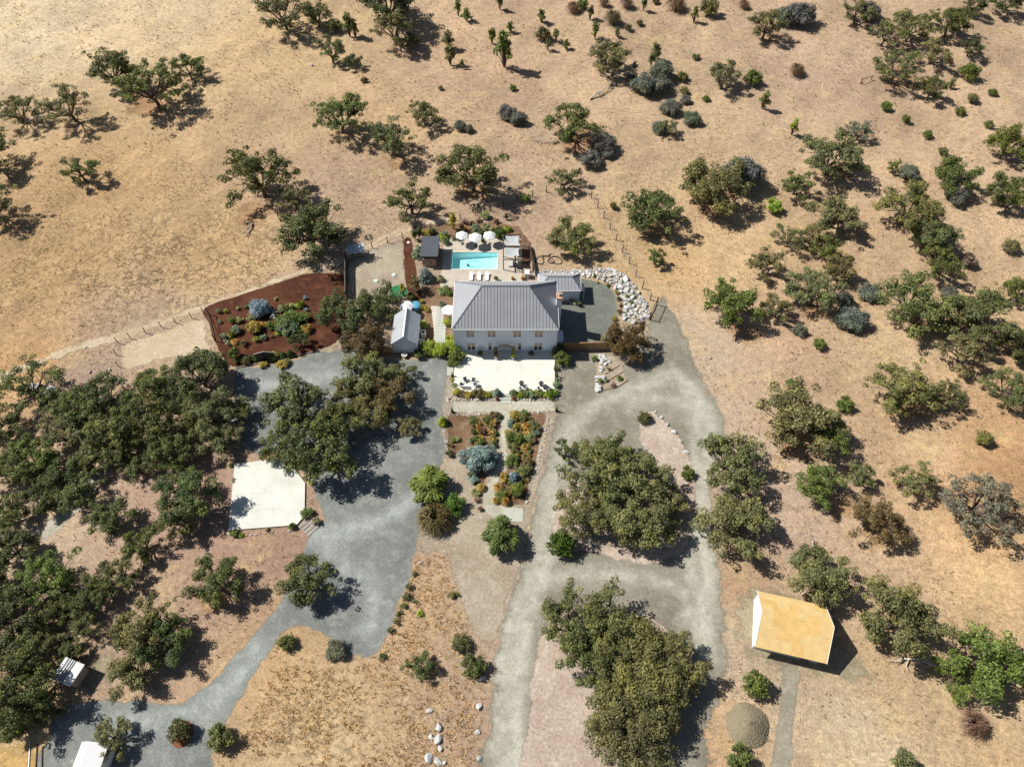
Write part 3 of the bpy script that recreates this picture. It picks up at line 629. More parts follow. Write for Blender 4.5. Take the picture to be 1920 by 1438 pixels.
for a in (-.38, .38):
    for b in (-.2, .2): MB().box((a, b, .3), (.06, .06, .6)).build('leg', dark_m, gr)
ac = thing('equipment_cabinet', at(988, 519)*[1, 1, 0]+[0, 0, DZ], 'grey pool equipment cabinet at the corner of the deck', 'cabinet')
MB().box((0, 0, .6), (.85, 1.0, 1.2)).build('body', plain('cabinet_grey', (.35, .36, .37), .5, .06), ac, bevel=.02); MB().box((0, 0, 1.24), (.95, 1.1, .06)).build('lid', trim, ac)
bf = thing('deck_fence', (0, 0, 0), 'dark rail fence leaning along the edge of the deck beside the pergola', 'fence')
fa, fb_ = at(993, 466), at(1004, 518)
for i in range(9):
    p = fa+(fb_-fa)*i/8; MB().box((p[0], p[1], .5), (.12, .12, 1.0)).build('post', brown_w, bf)
MB().beam((fa[0], fa[1], 1.04), (fb_[0], fb_[1], 1.04), .16, .08).build('rail', brown_w, bf)
MB().beam((fa[0], fa[1], .6), (fb_[0], fb_[1], .6), .05, .7).build('panel', brown_w, bf)

# ------------------------------------------------------------------ COTTAGE
ct = thing('garden_cottage', (-19.1, 80.3, 0), 'small pale gabled cottage with light metal roof left of the house', 'cottage', rz=-.0)
cwid, clen, ce, cr = 4.3, 6.6, 2.75, 4.55
m = MB(); h = cwid/2
m.add([(-h, 0, -.1), (h, 0, -.1), (h, clen, -.1), (-h, clen, -.1), (-h, 0, ce), (h, 0, ce), (h, clen, ce), (-h, clen, ce), (0, 0, cr), (0, clen, cr)],
      [(0, 1, 5, 8, 4), (1, 2, 6, 5), (2, 3, 7, 9, 6), (3, 0, 4, 7)]); m.build('wall', siding, ct)
pit = (cr-ce)/h
for sgn in (-1, 1):
    m = MB(); a, b = Vector((0, -.15, cr+.06)), Vector((0, clen+.15, cr+.06)); c = Vector((sgn*(h+.25), clen+.15, ce-.25*pit+.06)); d = Vector((sgn*(h+.25), -.15, ce-.25*pit+.06)); dn = Vector((0, 0, -.09))
    m.add([a, b, c, d, a+dn, b+dn, c+dn, d+dn], [(0, 1, 2, 3), (7, 6, 5, 4), (0, 4, 5, 1), (1, 5, 6, 2), (2, 6, 7, 3), (3, 7, 4, 0)]); rp = m.build('roof_plane', galv, ct)
    rbm = MB()
    for i in range(1, 16):
        y = -.15+(clen+.3)*i/16; rbm.beam((0, y, cr+.08), (sgn*(h+.25), y, ce-.25*pit+.08), .03, .03)
    oo = rbm.build('roof_rib', galv, rp); oo['kind'] = 'stuff'
MB().beam((0, -.16, cr+.10), (0, clen+.16, cr+.10), .26, .07).build('ridge_cap', trim, ct)
un = thing('heat_pump', (-16.2, 84.3, 0), 'white outdoor heat pump unit against the cottage wall', 'heat pump')
MB().box((0, 0, .55), (.75, 1.1, 1.1)).build('case', white_m, un, bevel=.03); MB().lathe([(.3, 0), (.3, .03)], 14, (0, 0, 1.1)).build('fan_grille', dark_m, un)
tk = thing('storage_box', (-16.3, 82.2, 0), 'beige lidded storage box beside the cottage, next to the heat pump', 'box')
MB().box((0, 0, .4), (.9, 1.3, .8)).build('bin', plain('beige_plastic', (.50, .46, .38), .6, .06), tk, bevel=.04); MB().box((0, 0, .84), (.98, 1.38, .08)).build('lid', MATS['beige_plastic'], tk, bevel=.02)
bt = thing('hot_tub', at(779, 577)*[1, 1, 0], 'blue covered round tub beside the umbrella behind the cottage', 'tub')
MB().lathe([(1.0, 0), (1.05, .7), (1.0, .78), (.2, .86)], 20).build('cover', blue_m, bt, True); MB().lathe([(1.08, .55), (1.1, .62), (1.08, .7)], 20).build('rim', dark_m, bt)
for q in ((772, 584), (779, 583), (778, 589)):
    st = thing('stool', at(*q)*[1, 1, 0], 'round white stool beside the blue tub', 'stool', 'white stools by the blue tub')
    MB().lathe([(.24, .42), (.26, .45), (.24, .48)], 14).build('seat', white_m, st)
    for k_ in range(3):
        a = 2.1*k_; MB().tube([(.2*math.cos(a), .2*math.sin(a), 0), (.12*math.cos(a), .12*math.sin(a), .42)], .02, 5).build('leg', dark_m, st)
fp = thing('fountain', at(759, 669)*[1, 1, 0], 'round white stone basin in front of the cottage gable', 'basin')
MB().lathe([(.25, 0), (.2, .3), (.5, .5), (.55, .62), (.46, .62), (.3, .5), (.05, .48)], 16).build('bowl', rock_m, fp, True); MB().tube([(0, 0, .4), (0, 0, .75)], .08, 8).build('spout', rock_m, fp)

# ------------------------------------------------------------------ BOARD FENCES
def board_fence(name, a, b, h, label, mat, bw=.19, rail=True):
    a, b = np.array(a[:2]), np.array(b[:2]); L = np.hypot(*(b-a)); ang = math.atan2(b[1]-a[1], b[0]-a[0])
    t = thing(name, (a[0], a[1], 0), label, 'fence', rz=ang)
    n = int(L/bw); bm = MB().box((0, 0, h/2), (bw-.02, .025, h)).mesh('board')
    rs = random.Random(7)
    for i in range(n):
        o = part('board', bm, mat, t); o.location = (bw*(i+.5), rs.uniform(-.008, .008), rs.uniform(-.02, .01))
    for z in (.3, h*.5, h-.25): MB().box((L/2, .06, z), (L, .09, .09)).build('rail', mat, t)
    if rail: MB().box((L/2, .02, h+.03), (L+.1, .2, .05)).build('cap_rail', mat, t)
    m_ = int(L/2.2)+1
    for i in range(m_+1): MB().box((min(L, i*L/m_), .15, h/2), (.1, .1, h)).build('post', mat, t)
    return t
board_fence('board_fence', (8.6, 80.7), (18.6, 81.1), 2.1, 'tall cedar board fence closing the side yard right of the house', fence_w, .24)
board_fence('board_fence', (-27.0, 79.8), (-21.4, 79.9), 1.9, 'brown board fence running from the cottage corner into the oaks', fence_w)
board_fence('board_fence', (-33.2, 104.6), (-31.6, 93.4), 2.0, 'dark board fence between the mulch bed and the gravel yard', plain('dark_board', (.10, .085, .075), .8, .25, 2), .2)
dg = thing('garden_gate', at(501, 676)*[1, 1, 0], 'black solid gate with peaked top at the edge of the mulch bed', 'gate', rz=.12)
MB().add([(-1.6, -.05, 0), (1.6, -.05, 0), (1.6, -.05, 2.0), (0.0, -.05, 2.45), (-1.6, -.05, 2.0), (-1.6, .05, 0), (1.6, .05, 0), (1.6, .05, 2.0), (0, .05, 2.45), (-1.6, .05, 2.0)],
         [(0, 1, 2, 3, 4), (9, 8, 7, 6, 5), (0, 5, 6, 1), (1, 6, 7, 2), (2, 7, 8, 3), (3, 8, 9, 4), (4, 9, 5, 0)]).build('gate_panel', dark_m, dg)
for sgn in (-1, 1): MB().box((sgn*1.7, 0, 1.05), (.16, .16, 2.1)).build('post', grey_w, dg)
MB().beam((-1.65, -.0, 2.06), (0, 0, 2.52), .14, .06).build('top_rail', grey_w, dg); MB().beam((1.65, 0, 2.06), (0, 0, 2.52), .14, .06).build('top_rail', grey_w, dg)

# ------------------------------------------------------------------ WIRE FENCES
def wire_fence(px, label, h=1.75, mat=None, r=.10, zoff=None):
    P = [ground_at(*q) for q in px]; o = P[0]
    t = thing('wire_fence', tuple(o), label, 'fence'); mat = mat or brown_w
    pm = MB().lathe([(r, -.3), (r*.9, h)], 7).mesh('post')
    for p in P:
        q = part('post', pm, mat, t); q.location = tuple(p-o)
    for z in (.35, .7, 1.05, 1.4):
        m_ = MB()
        for a, b in zip(P[:-1], P[1:]): m_.tube([tuple(a-o+[0, 0, z]), tuple(b-o+[0, 0, z])], .012, 3, False)
        m_.build('wire', plain('fence_wire', (.2, .19, .18), .5, .1), t)
    return t
c6 = lambda x, y: (1000+x/3.596, 300+y/3.596)
wire_fence([c6(x, y) for x, y in ((318, 136), (352, 190), (390, 258), (433, 325), (474, 393), (516, 468), (558, 543), (600, 625), (645, 700), (690, 785), (735, 868), (787, 945))],
           'wire fence on dark posts running down from the hill to the gate above the driveway', 1.9)
wire_fence([(660, 478), (698, 465), (727, 456), (755, 448), (808, 430), (863, 412), (891, 403), (918, 395), (944, 387), (970, 378), (998, 369), (1024, 361)], 'wire fence on dark posts along the back of the pool garden', 1.7)
wire_fence([(382, 588), (360, 597), (330, 606), (303, 614), (274, 625), (245, 635), (222, 644)], 'wire fence on thin posts along the dirt track left of the mulch bed', 1.7, brown_w, .08)
wire_fence([(222, 644), (219, 666), (223, 688), (226, 710), (236, 735)], 'short wire fence turning off the dirt track towards the grove', 1.6, brown_w, .08)
def frame_gate(a, b, h, label, diag=True):
    a, b = np.array(a), np.array(b); t = thing('field_gate', tuple(a), label, 'gate'); d = b-a
    for z in (.15, h): MB().beam((0, 0, z), (d[0], d[1], z), .1, .1).build('rail', brown_w, t)
    for u in (0, 1): MB().box((d[0]*u, d[1]*u, h/2+.1), (.16, .16, h+.3)).build('post', brown_w, t)
    if diag: MB().beam((0, 0, .2), (d[0], d[1], h-.05), .07, .07).build('brace', brown_w, t)
    return t
frame_gate(at(1231, 572), at(1218, 600), 2.0, 'dark timber gate frame beside the white boulders at the top of the driveway', False)
frame_gate(at(392, 590), at(404, 640), 1.7, 'dark timber gate at the left end of the mulch bed')
frame_gate(ground_at(1690-77, 158), ground_at(1690-57, 150), 1.3, 'small broken timber gate standing alone on the upper slope', False)

# ------------------------------------------------------------------ COOP, SHED, WHITE SHED, NEW BUILDING
cp = thing('chicken_coop', (-31.1, 105.2, 0), 'small weathered coop on legs with sloping roof in the gravel yard', 'coop', rz=.22)
MB().box((0, .1, 1.1), (3.0, 1.3, 1.0)).build('hutch', grey_w, cp)
for x in (-1.4, -.5, .5, 1.4):
    for y in (-.6, .7): MB().box((x, y, .3), (.1, .1, .6)).build('leg', grey_w, cp)
MB().add([(-1.8, -1.0, 1.75), (1.8, -1.0, 1.75), (1.8, 1.0, 2.25), (-1.8, 1.0, 2.25), (-1.8, -1.0, 1.67), (1.8, -1.0, 1.67), (1.8, 1.0, 2.17), (-1.8, 1.0, 2.17)],
         [(0, 1, 2, 3), (7, 6, 5, 4), (0, 4, 5, 1), (1, 5, 6, 2), (2, 6, 7, 3), (3, 7, 4, 0)]).build('roof', galv, cp)
for x in (-.7, .5): MB().box((x, -.57, 1.15), (.7, .05, .6)).build('opening', dark_m, cp)
sh = thing('lean_to_shed', (-58.3, 24.8, 0), 'small shed with white ribbed sloping roof under the oaks', 'shed', rz=-.33)
MB().box((0, 0, 1.1), (2.3, 2.4, 2.2)).build('wall', grey_w, sh)
MB().add([(-1.4, -1.45, 2.6), (1.4, -1.45, 2.25), (1.4, 1.45, 2.25), (-1.4, 1.45, 2.6), (-1.4, -1.45, 2.52), (1.4, -1.45, 2.17), (1.4, 1.45, 2.17), (-1.4, 1.45, 2.52)],
         [(0, 1, 2, 3), (7, 6, 5, 4), (0, 4, 5, 1), (1, 5, 6, 2), (2, 6, 7, 3), (3, 7, 4, 0)]).build('roof', plain('white_metal_roof', (.66, .66, .66), .5, .12, 1.2), sh)
for x in (-.9, -.55, -.2, .1): MB().beam((x, -1.46, 2.63-(x+1.4)*.125), (x, 1.46, 2.63-(x+1.4)*.125), .1, .06).build('batten', dark_m, sh)
ws = thing('white_gabled_shed', (-51.9, 12.6, 0), 'white metal gabled shed standing on the blue grey gravel under a small tree', 'shed', rz=-.06)
m = MB(); h = 1.55; m.add([(-h, -4, 0), (h, -4, 0), (h, 3.6, 0), (-h, 3.6, 0), (-h, -4, 2.6), (h, -4, 2.6), (h, 3.6, 2.6), (-h, 3.6, 2.6), (-.5, -4, 3.1), (-.5, 3.6, 3.1)], [(0, 1, 5, 8, 4), (1, 2, 6, 5), (2, 3, 7, 9, 6), (3, 0, 4, 7)]); m.build('wall', trim, ws)
for xa, za in ((-1.7, 2.56), (1.7, 2.56)):
    m = MB(); v = [(-.5, -4.1, 3.16), (-.5, 3.75, 3.16), (xa, 3.75, za), (xa, -4.1, za)]; m.add(v+[(a, b, c-.06) for a, b, c in v], [(0, 1, 2, 3), (7, 6, 5, 4), (0, 4, 5, 1), (1, 5, 6, 2), (2, 6, 7, 3), (3, 7, 4, 0)]); m.build('roof_plane', white_m, ws)
nb = thing('unfinished_building', (33.35, 31.7, 0), 'new gabled building with bare tan sheathing roof and white wrapped walls', 'building', rz=math.atan2(-.235, .972))
NL, NW, NE, NR = 9.3, 3.95, 3.0, 5.7
m = MB(); q = 3.2
m.add([(.3, -q, 0), (NL-.3, -q, 0), (NL-.3, NW-.25, 0), (.3, NW-.25, 0), (.3, -q, NE), (NL-.3, -q, NE), (NL-.3, NW-.25, NE), (.3, NW-.25, NE), (.3, 0, NR-.15), (NL-.3, 0, NR-.15)],
      [(0, 1, 5, 4), (1, 2, 6, 9, 5), (2, 3, 7, 6), (3, 0, 4, 8, 7)]); m.build('wall', wrap, nb)
rs = random.Random(3)
for sgn in (-1, 1):
    for j in range(3):
        off = 0 if j % 2 == 0 else -.7
        xs = sorted({max(0, min(NL, off+1.55*i)) for i in range(8)})
        for a, b in zip(xs[:-1], xs[1:]):
            if b-a < .1: continue
            u0, u1 = j/3, (j+1)/3
            def rp_(u, x): return (x, sgn*(NW)*(1-u), (NE-.25)*(1-u)+NR*u)
            g = .004; lift = rs.uniform(0, .008)
            v = [Vector(rp_(u0+.001, a+g)), Vector(rp_(u0+.001, b-g)), Vector(rp_(u1-.001, b-g)), Vector(rp_(u1-.001, a+g))]
            v = [p+Vector((0, 0, lift)) for p in v]; dn = [p-Vector((0, 0, .05)) for p in v]
            fs_ = [(0, 1, 2, 3), (7, 6, 5, 4), (0, 4, 5, 1), (1, 5, 6, 2), (2, 6, 7, 3), (3, 7, 4, 0)]
            if sgn > 0: fs_ = [f[::-1] for f in fs_]
            MB().add(v+dn, fs_).build('sheathing_panel', osb if rs.random() < .65 else osb2, nb)
for xe in (0, NL):
    for sgn in (-1, 1): MB().beam((xe, sgn*NW, NE-.30), (xe, 0, NR-.06), .06, .16).build('barge_board', trim, nb)
MB().beam((0, -NW, NE-.32), (NL, -NW, NE-.32), .06, .14).build('eave_board', brown_w, nb)
rf = MB()
for i in range(15): rf.beam((.3+i*.62, -NW+.05, NE-.38), (.3+i*.62, -q, NE-.05), .07, .12)
ro = rf.build('rafter_tail', fence_w, nb)
MB().box((.28, .1, 1.55), (.06, 1.5, 1.3)).build('window', plain('film_covered_window', (.85, .86, .88), .3, .04), nb)
MB().box((4.0, -q-.03, 1.4), (2.6, .06, 1.1)).build('window', plain('blue_film', (.10, .25, .60), .4, .1), nb)
MB().box((7.2, -q-.03, 1.3), (1.0, .06, 2.1)).build('door', brown_w, nb)

# ------------------------------------------------------------------ FOLIAGE LIBRARY
def leaf_material(name, rough=.55, trans=.22):
    k = NT(name); oi = k.n('ShaderNodeObjectInfo'); a = k.attr('lv').outputs['Fac']; b = k.attr('pv').outputs['Fac']
    col = k.scale(oi.outputs['Color'], k.math('MULTIPLY', k.rng(a, 0, 1, .50, 1.60, False), k.rng(b, 0, 1, .72, 1.3, False)))
    col = k.mix(k.rng(b, .5, 1, 0, .35), col, k.mix(1.0, col, (1.25, 1.05, .55), 'MULTIPLY'))
    k.done(col, rough, .25)
    tr = k.n('ShaderNodeBsdfTranslucent'); k.put(tr.inputs[0], k.scale(col, 1.3)); mx = k.n('ShaderNodeMixShader'); mx.inputs[0].default_value = trans
    k.t.links.new(k.b.outputs[0], mx.inputs[1]); k.t.links.new(tr.outputs[0], mx.inputs[2]); k.t.links.new(mx.outputs[0], k.out.inputs['Surface'])
    return k.m
leaf_m = leaf_material('leaves')
bark = plain('oak_bark', (.13, .105, .085), .9, .3, 2, .1, bump=.6)
dead_m = plain('bleached_dead_wood', (.52, .47, .42), .85, .2, 2)
def leaf_mesh(name, cen, nrm, tan, ln, wd, lv, pv):
    "rhombic leaf sprays: one quad each"
    n = len(cen); nrm = nrm/np.linalg.norm(nrm, axis=1)[:, None]
    t = tan-nrm*(tan*nrm).sum(1)[:, None]; t /= np.linalg.norm(t, axis=1)[:, None]+1e-9; b = np.cross(nrm, t)
    V = np.empty((n, 4, 3)); V[:, 0] = cen-t*ln[:, None]/2; V[:, 1] = cen+b*wd[:, None]/2+t*(ln*.08)[:, None]
    V[:, 2] = cen+t*ln[:, None]/2-nrm*(ln*.14)[:, None]; V[:, 3] = cen-b*wd[:, None]/2+t*(ln*.08)[:, None]
    me = bpy.data.meshes.new(name); me.vertices.add(n*4); me.vertices.foreach_set('co', V.ravel())
    me.loops.add(n*4); me.loops.foreach_set('vertex_index', np.arange(n*4, dtype=np.int32))
    me.polygons.add(n); me.polygons.foreach_set('loop_start', np.arange(0, n*4, 4, dtype=np.int32)); me.polygons.foreach_set('loop_total', np.full(n, 4, np.int32))
    for nm, val in (('lv', lv), ('pv', pv)):
        a = me.attributes.new(nm, 'FLOAT', 'FACE'); a.data.foreach_set('value', val.astype(np.float32))
    me.update(calc_edges=True); me.materials.append(leaf_m); return me
def unit(rs, n):
    v = rs.normal(size=(n, 3)); return v/np.linalg.norm(v, axis=1)[:, None]
def puffs_to_leaves(rs, name, P, rad, flat, lf, dens, droop=0.0, under=-.45):
    cs, ns, lv, pv = [], [], [], []
    for i in range(len(P)):
        n = max(8, int(dens*9.5*rad[i]**2/(lf*lf*.42))); d = unit(rs, n*2); d = d[d[:, 2] > under][:n]
        r_ = rad[i]*np.where(rs.uniform(size=len(d)) < .8, rs.uniform(.45, 1.05, len(d))**.6, rs.uniform(.9, 1.4, len(d)))
        lump = 1+.22*np.sin(d[:, 0]*5+i)*np.sin(d[:, 1]*5+2*i)*1.2
        c = P[i]+d*(r_*lump)[:, None]*np.array([1, 1, flat]); cs.append(c); ns.append(d*.8+np.array([0, 0, .55])+unit(rs, len(d))*.75)
        lv.append(rs.uniform(0, 1, len(d))); pv.append(np.full(len(d), rs.uniform(0, 1)))
    c = np.concatenate(cs); nn = np.concatenate(ns); m = len(c); ln = lf*rs.uniform(.65, 1.45, m)
    return leaf_mesh(name, c, nn, unit(rs, m)+np.array([0, 0, -droop]), ln, ln*rs.uniform(.45, .8, m), np.concatenate(lv), np.concatenate(pv))
def oak(seed, Rr, Ht, npuff, lf=.36, dens=1.0, open_=0.0, lobes=6, flat=.72, pr=1.0):
    rs = np.random.RandomState(seed); zc = Ht*.52; az = Ht*.46
    la = rs.uniform(0, 6.28, lobes)*.6+np.arange(lobes)*6.28/lobes; le = rs.uniform(-.35, .8, lobes); L = np.stack([np.cos(la)*np.cos(le), np.sin(la)*np.cos(le), np.sin(le)], 1); ls = rs.uniform(.7, 1.08, lobes)
    P = []; rad = []; nb_ = lobes+5; kk = max(3, int(npuff*1.12/nb_)); ga = rs.uniform(0, 6.28)
    for q in range(nb_):
        zz = -.42+1.36*(q+.5)/nb_+rs.uniform(-.1, .1); a = ga+q*2.4+rs.uniform(-.4, .4); hz = math.sqrt(max(.05, 1-min(.98, abs(zz))**2)); rho = rs.uniform(.58, .86) if rs.rand() < .8 else rs.uniform(.88, 1.0)
        end = np.array([math.cos(a)*hz*Rr*rho, math.sin(a)*hz*Rr*rho, zc+zz*az*rho]); kq = int(kk*rs.uniform(.6, 1.4))
        for _ in range(kq):
            o_ = np.clip(rs.normal(0, 1, 3), -1.9, 1.9)*np.array([.155, .155, .085])*Rr; r_ = Rr*.175*rs.uniform(.5, 1.3)*pr+.10
            P.append(end+o_); rad.append(r_)
    for _ in range(int(npuff*.16)):
        a, b_ = rs.uniform(0, 6.28), rs.uniform(0, .5)*Rr; P.append(np.array([math.cos(a)*b_, math.sin(a)*b_, zc+az*rs.uniform(.1, .62)])); rad.append(Rr*.17*rs.uniform(.6, 1.2)*pr+.1)
    P = np.array(P); P[:, 2] = np.maximum(P[:, 2], Ht*.16); rad = np.array(rad)
    if open_: keep = rs.uniform(size=len(P)) > open_; P, rad = P[keep], rad[keep]
    crown = puffs_to_leaves(rs, 'crown', P, rad, flat, lf, dens)
    # trunk, limbs, twigs
    m = MB(); tr = .055*Ht*.62+.05; lean = rs.uniform(-.06, .06, 2)*Ht; fz = Ht*rs.uniform(.2, .3)
    fork = np.array([lean[0], lean[1], fz]); m.tube([(0, 0, -.4), (lean[0]*.3, lean[1]*.3, fz*.45), tuple(fork)], [tr*1.35, tr, tr*.85], 8)
    nl = max(4, min(8, npuff//8+3)); ang = np.arctan2(P[:, 1]-fork[1], P[:, 0]-fork[0]); order = np.argsort(ang); groups = np.array_split(order, nl)
    for g in groups:
        if not len(g): continue
        mean = P[g].mean(0); knee = fork+(mean-fork)*.45+np.array([0, 0, -.06*Ht])+rs.uniform(-.25, .25, 3)*Rr*.15; end = fork+(mean-fork)*.9
        m.tube([tuple(fork-[0, 0, .15]), tuple(knee), tuple(end)], [tr*.6, tr*.42, tr*.24], 6)
        for i in g:
            s = knee+(end-knee)*rs.uniform(0, 1); q = P[i]-[0, 0, rad[i]*.3]; md = (s+q)/2+rs.uniform(-.12, .12, 3)*Rr*.4+[0, 0, -.02*Ht]
            m.tube([tuple(s), tuple(md), tuple(q)], [tr*.22, tr*.15, tr*.06], 4, False)
    tm = m.mesh('trunk', True); tm.materials.append(bark); return dict(crown=crown, trunk=tm, R=Rr, H=Ht, zc=zc)
def shrub(seed, Rr, Ht, npuff=14, lf=.2, dens=1.0, upright=False, flat=.85):
    npuff = int(npuff*1.6); rs = np.random.RandomState(seed); d = unit(rs, npuff*3); d = d[d[:, 2] > -.15][:npuff]
    P = d*np.array([Rr*.74, Rr*.74, Ht*.46])*rs.uniform(.45, 1.12, (len(d), 1))+[0, 0, Ht*.40]
    if upright: P[:, :2] *= (1.15-P[:, 2:3]/Ht*.7)
    rad = Rr*.27*rs.uniform(.6, 1.35, len(P)); crown = puffs_to_leaves(rs, 'foliage', P, rad, flat, lf, dens, under=-.7)
    m = MB()
    for p in P: m.tube([(0, 0, -.1), tuple(p*[.4, .4, .5]), tuple(p)], [.05*Rr+.01, .03*Rr+.008, .008], 4, False)
    tm = m.mesh('stem'); tm.materials.append(bark); return dict(crown=crown, trunk=tm, R=Rr, H=Ht, zc=Ht*.45)
def blades(seed, Rr, Ht, n=260, wd=.05, spread=1.0, seg=2):
    "fountain of narrow leaves"
    rs = np.random.RandomState(seed); V = []; Fc = []; lv = []
    for i in range(n):
        a = rs.uniform(0, 6.28); s = rs.uniform(.2, 1)**.7*spread; b = rs.uniform(0, .25)*Rr; h = Ht*rs.uniform(.6, 1.1)
        d = np.array([math.cos(a), math.sin(a), 0]); t = np.array([-d[1], d[0], 0])*wd/2*rs.uniform(.6, 1.4)
        p0 = d*b; p1 = d*(b+Rr*.5*s)+[0, 0, h*.8]; p2 = d*(b+Rr*s)+[0, 0, h*(1-.75*s)]
        o = len(V); V += [p0-t, p0+t, p1+t*1.2, p1-t*1.2, p2]; Fc += [(o, o+1, o+2, o+3), (o+3, o+2, o+4)]; u = rs.uniform(); lv += [u, u]
    me = bpy.data.meshes.new('foliage'); me.from_pydata([tuple(map(float, v)) for v in V], [], Fc)
    for nm in ('lv', 'pv'):
        q = me.attributes.new(nm, 'FLOAT', 'FACE'); q.data.foreach_set('value', np.array(lv if nm == 'lv' else [.5]*len(lv), np.float32))
    me.materials.append(leaf_m); return dict(crown=me, trunk=None, R=Rr, H=Ht, zc=Ht*.5)
def weeping(seed):
    rs = np.random.RandomState(seed); n = 46; d = unit(rs, n*3); d = d[d[:, 2] > -.3][:n]; lop = 1+.22*np.sin(np.arctan2(d[:, 1], d[:, 0])*2+seed)+.12*np.sin(np.arctan2(d[:, 1], d[:, 0])*5+seed)
    P = d*np.array([2.5, 2.5, 1.7])*(rs.uniform(.55, 1.0, len(d))*lop)[:, None]+[0, 0, 2.0]; P = np.concatenate([P, np.stack([rs.uniform(-1, 1, 12), rs.uniform(-1, 1, 12), rs.uniform(2.9, 3.6, 12)], 1)]); cs, ns, ts, lv, pv = [], [], [], [], []
    for i, p in enumerate(P):
        m_ = 150; a = unit(rs, m_); c = p+a*np.array([.75, .75, .6])*rs.uniform(.3, 1.1, (m_, 1)); cs.append(c); o_ = c-[0, 0, 1.6]; o_[:, 2] *= .3; ns.append(np.array([0, 0, .8])+a*.7+unit(rs, m_)*.4); ts.append(o_/np.linalg.norm(o_, axis=1)[:, None]+[0, 0, -.7]+unit(rs, m_)*.45); lv.append(rs.uniform(0, 1, m_)); pv.append(np.full(m_, rs.uniform(.1, .8)))
    c = np.concatenate(cs); m_ = len(c); ln = .62*rs.uniform(.6, 1.4, m_); me = leaf_mesh('foliage', c, np.concatenate(ns), np.concatenate(ts), ln, ln*.22, np.concatenate(lv), np.concatenate(pv))
    m = MB().tube([(0, 0, -.2), (.1, 0, 1.2), (0, .1, 2.6)], [.2, .15, .06], 7)
    for p in P[::3]: m.tube([(.05, 0, 1.2), tuple(p*[.5, .5, .8]), tuple(p)], [.07, .05, .02], 4, False)
    tm = m.mesh('stem'); tm.materials.append(bark); return dict(crown=me, trunk=tm, R=3.3, H=4.2, zc=2.0)
def cone(seed, Rr, Ht, lf=.16, dens=1.0, tiers=9, pointy=1.0):
    rs = np.random.RandomState(seed); P = []; rad = []
    for i in range(tiers):
        f = i/(tiers-1); r_ = Rr*(1-f)**.85*pointy+Rr*.10; n = max(1, int(7*(1-f)+1))
        for k in range(n):
            a = 2*math.pi*k/n+i*.7+rs.uniform(-.3, .3); P.append((math.cos(a)*r_*.62, math.sin(a)*r_*.62, Ht*(.07+.9*f)+rs.uniform(-.04, .04)*Ht)); rad.append(max(.05, r_*.45*rs.uniform(.8, 1.2)))
    crown = puffs_to_leaves(rs, 'foliage', np.array(P), np.array(rad), .6, lf, dens, .4, -.8)
    m = MB().tube([(0, 0, -.1), (0, 0, Ht*.9)], [Rr*.09+.015, .012], 6); tm = m.mesh('stem'); tm.materials.append(bark); return dict(crown=crown, trunk=tm, R=Rr, H=Ht, zc=Ht*.4)
LIB = {
 'big': [oak(11, 7.6, 9.0, 190, .30, .55, .05, 14, .72, .72), oak(12, 7.2, 8.6, 180, .30, .55, .05, 13, .72, .72), oak(13, 7.8, 9.2, 195, .30, .55, .08, 15, .72, .72)],
 'oak': [oak(21+i, 4.5+.1*(i*3 % 6), 6.0+.2*(i*5 % 6), 108+i % 3*8, .26, .72, (.04, .14, .08, .2, .1, .05, .16, .12)[i], 5+i*3 % 5, .7, (.70, .66, .74, .64, .70, .76, .66, .70)[i]) for i in range(8)],
 'open': [oak(31+i, 4.5+.1*i, 6.0+.25*(i*3 % 5), 122, .23, .68, (.2, .3, .22, .32, .28)[i], 6+i % 3, .6, (.56, .54, .58, .52, .56)[i]) for i in range(5)],
 'small': [oak(41+i, 2.8+.1*(i % 3), 4.0+.2*(i*2 % 5), 72, .20, .76, (.1, .18, .06, .22, .12, .15)[i], 4+i % 3, .7, (.70, .66, .74, .62, .70, .66)[i]) for i in range(6)],
 'bush': [shrub(51, 1.6, 2.3, 20, .2), shrub(52, 1.5, 2.0, 18, .2), shrub(53, 1.7, 2.2, 22, .2, .9)],
 'grey': [shrub(61, 2.0, 2.4, 30, .17, 1.1, flat=.9), shrub(62, 1.9, 2.2, 28, .17, 1.1, flat=.9), shrub(63, 2.2, 2.7, 34, .17, 1.05, flat=.9)],
 'sapling': [shrub(71, .8, 2.6, 16, .18, .9, True), shrub(72, .75, 2.9, 16, .18, .85, True), shrub(73, .85, 2.3, 15, .18, .9, True)],
 'mini': [shrub(81, .55, .7, 9, .12, 1.0), shrub(82, .5, .8, 9, .12, 1.0), shrub(83, .6, .65, 10, .12, .9), shrub(84, .5, .6, 8, .11, 1.0)],
 'tuss': [blades(91, .7, .8, 220), blades(92, .8, .7, 240), blades(93, .6, .9, 200)],
 'bigtuss': [blades(95, 2.3, 2.0, 900, .07), blades(96, 2.4, 1.8, 900, .07)],
 'weep': [weeping(97), weeping(98), weeping(99)],
 'cone': [cone(101, .9, 2.6), cone(102, .8, 2.9), cone(103, .95, 2.4)],
 'column': [cone(105, .28, 1.9, .1, 1.2, 9), cone(106, .26, 2.1, .1, 1.2, 9)],
 'twig': [blades(107, 1.5, 1.6, 500, .035), blades(108, 1.4, 1.7, 500, .035)],
}
LC = {'G': (.124, .146, .048), 'D': (.100, .118, .044), 'O': (.168, .174, .070), 'B': (.135, .175, .042), 'V': (.27, .34, .045), 'Y': (.155, .165, .130), 'R': (.20, .125, .075), 'Z': (.16, .125, .055),
      'A': (.46, .30, .09), 'U': (.24, .32, .33), 'L': (.30, .32, .15), 'S': (.20, .25, .15), 'W': (.30, .24, .14), 'E': (.36, .30, .06), 'T': (.30, .22, .15)}
prs = random.Random(42); LCOUNT = {}
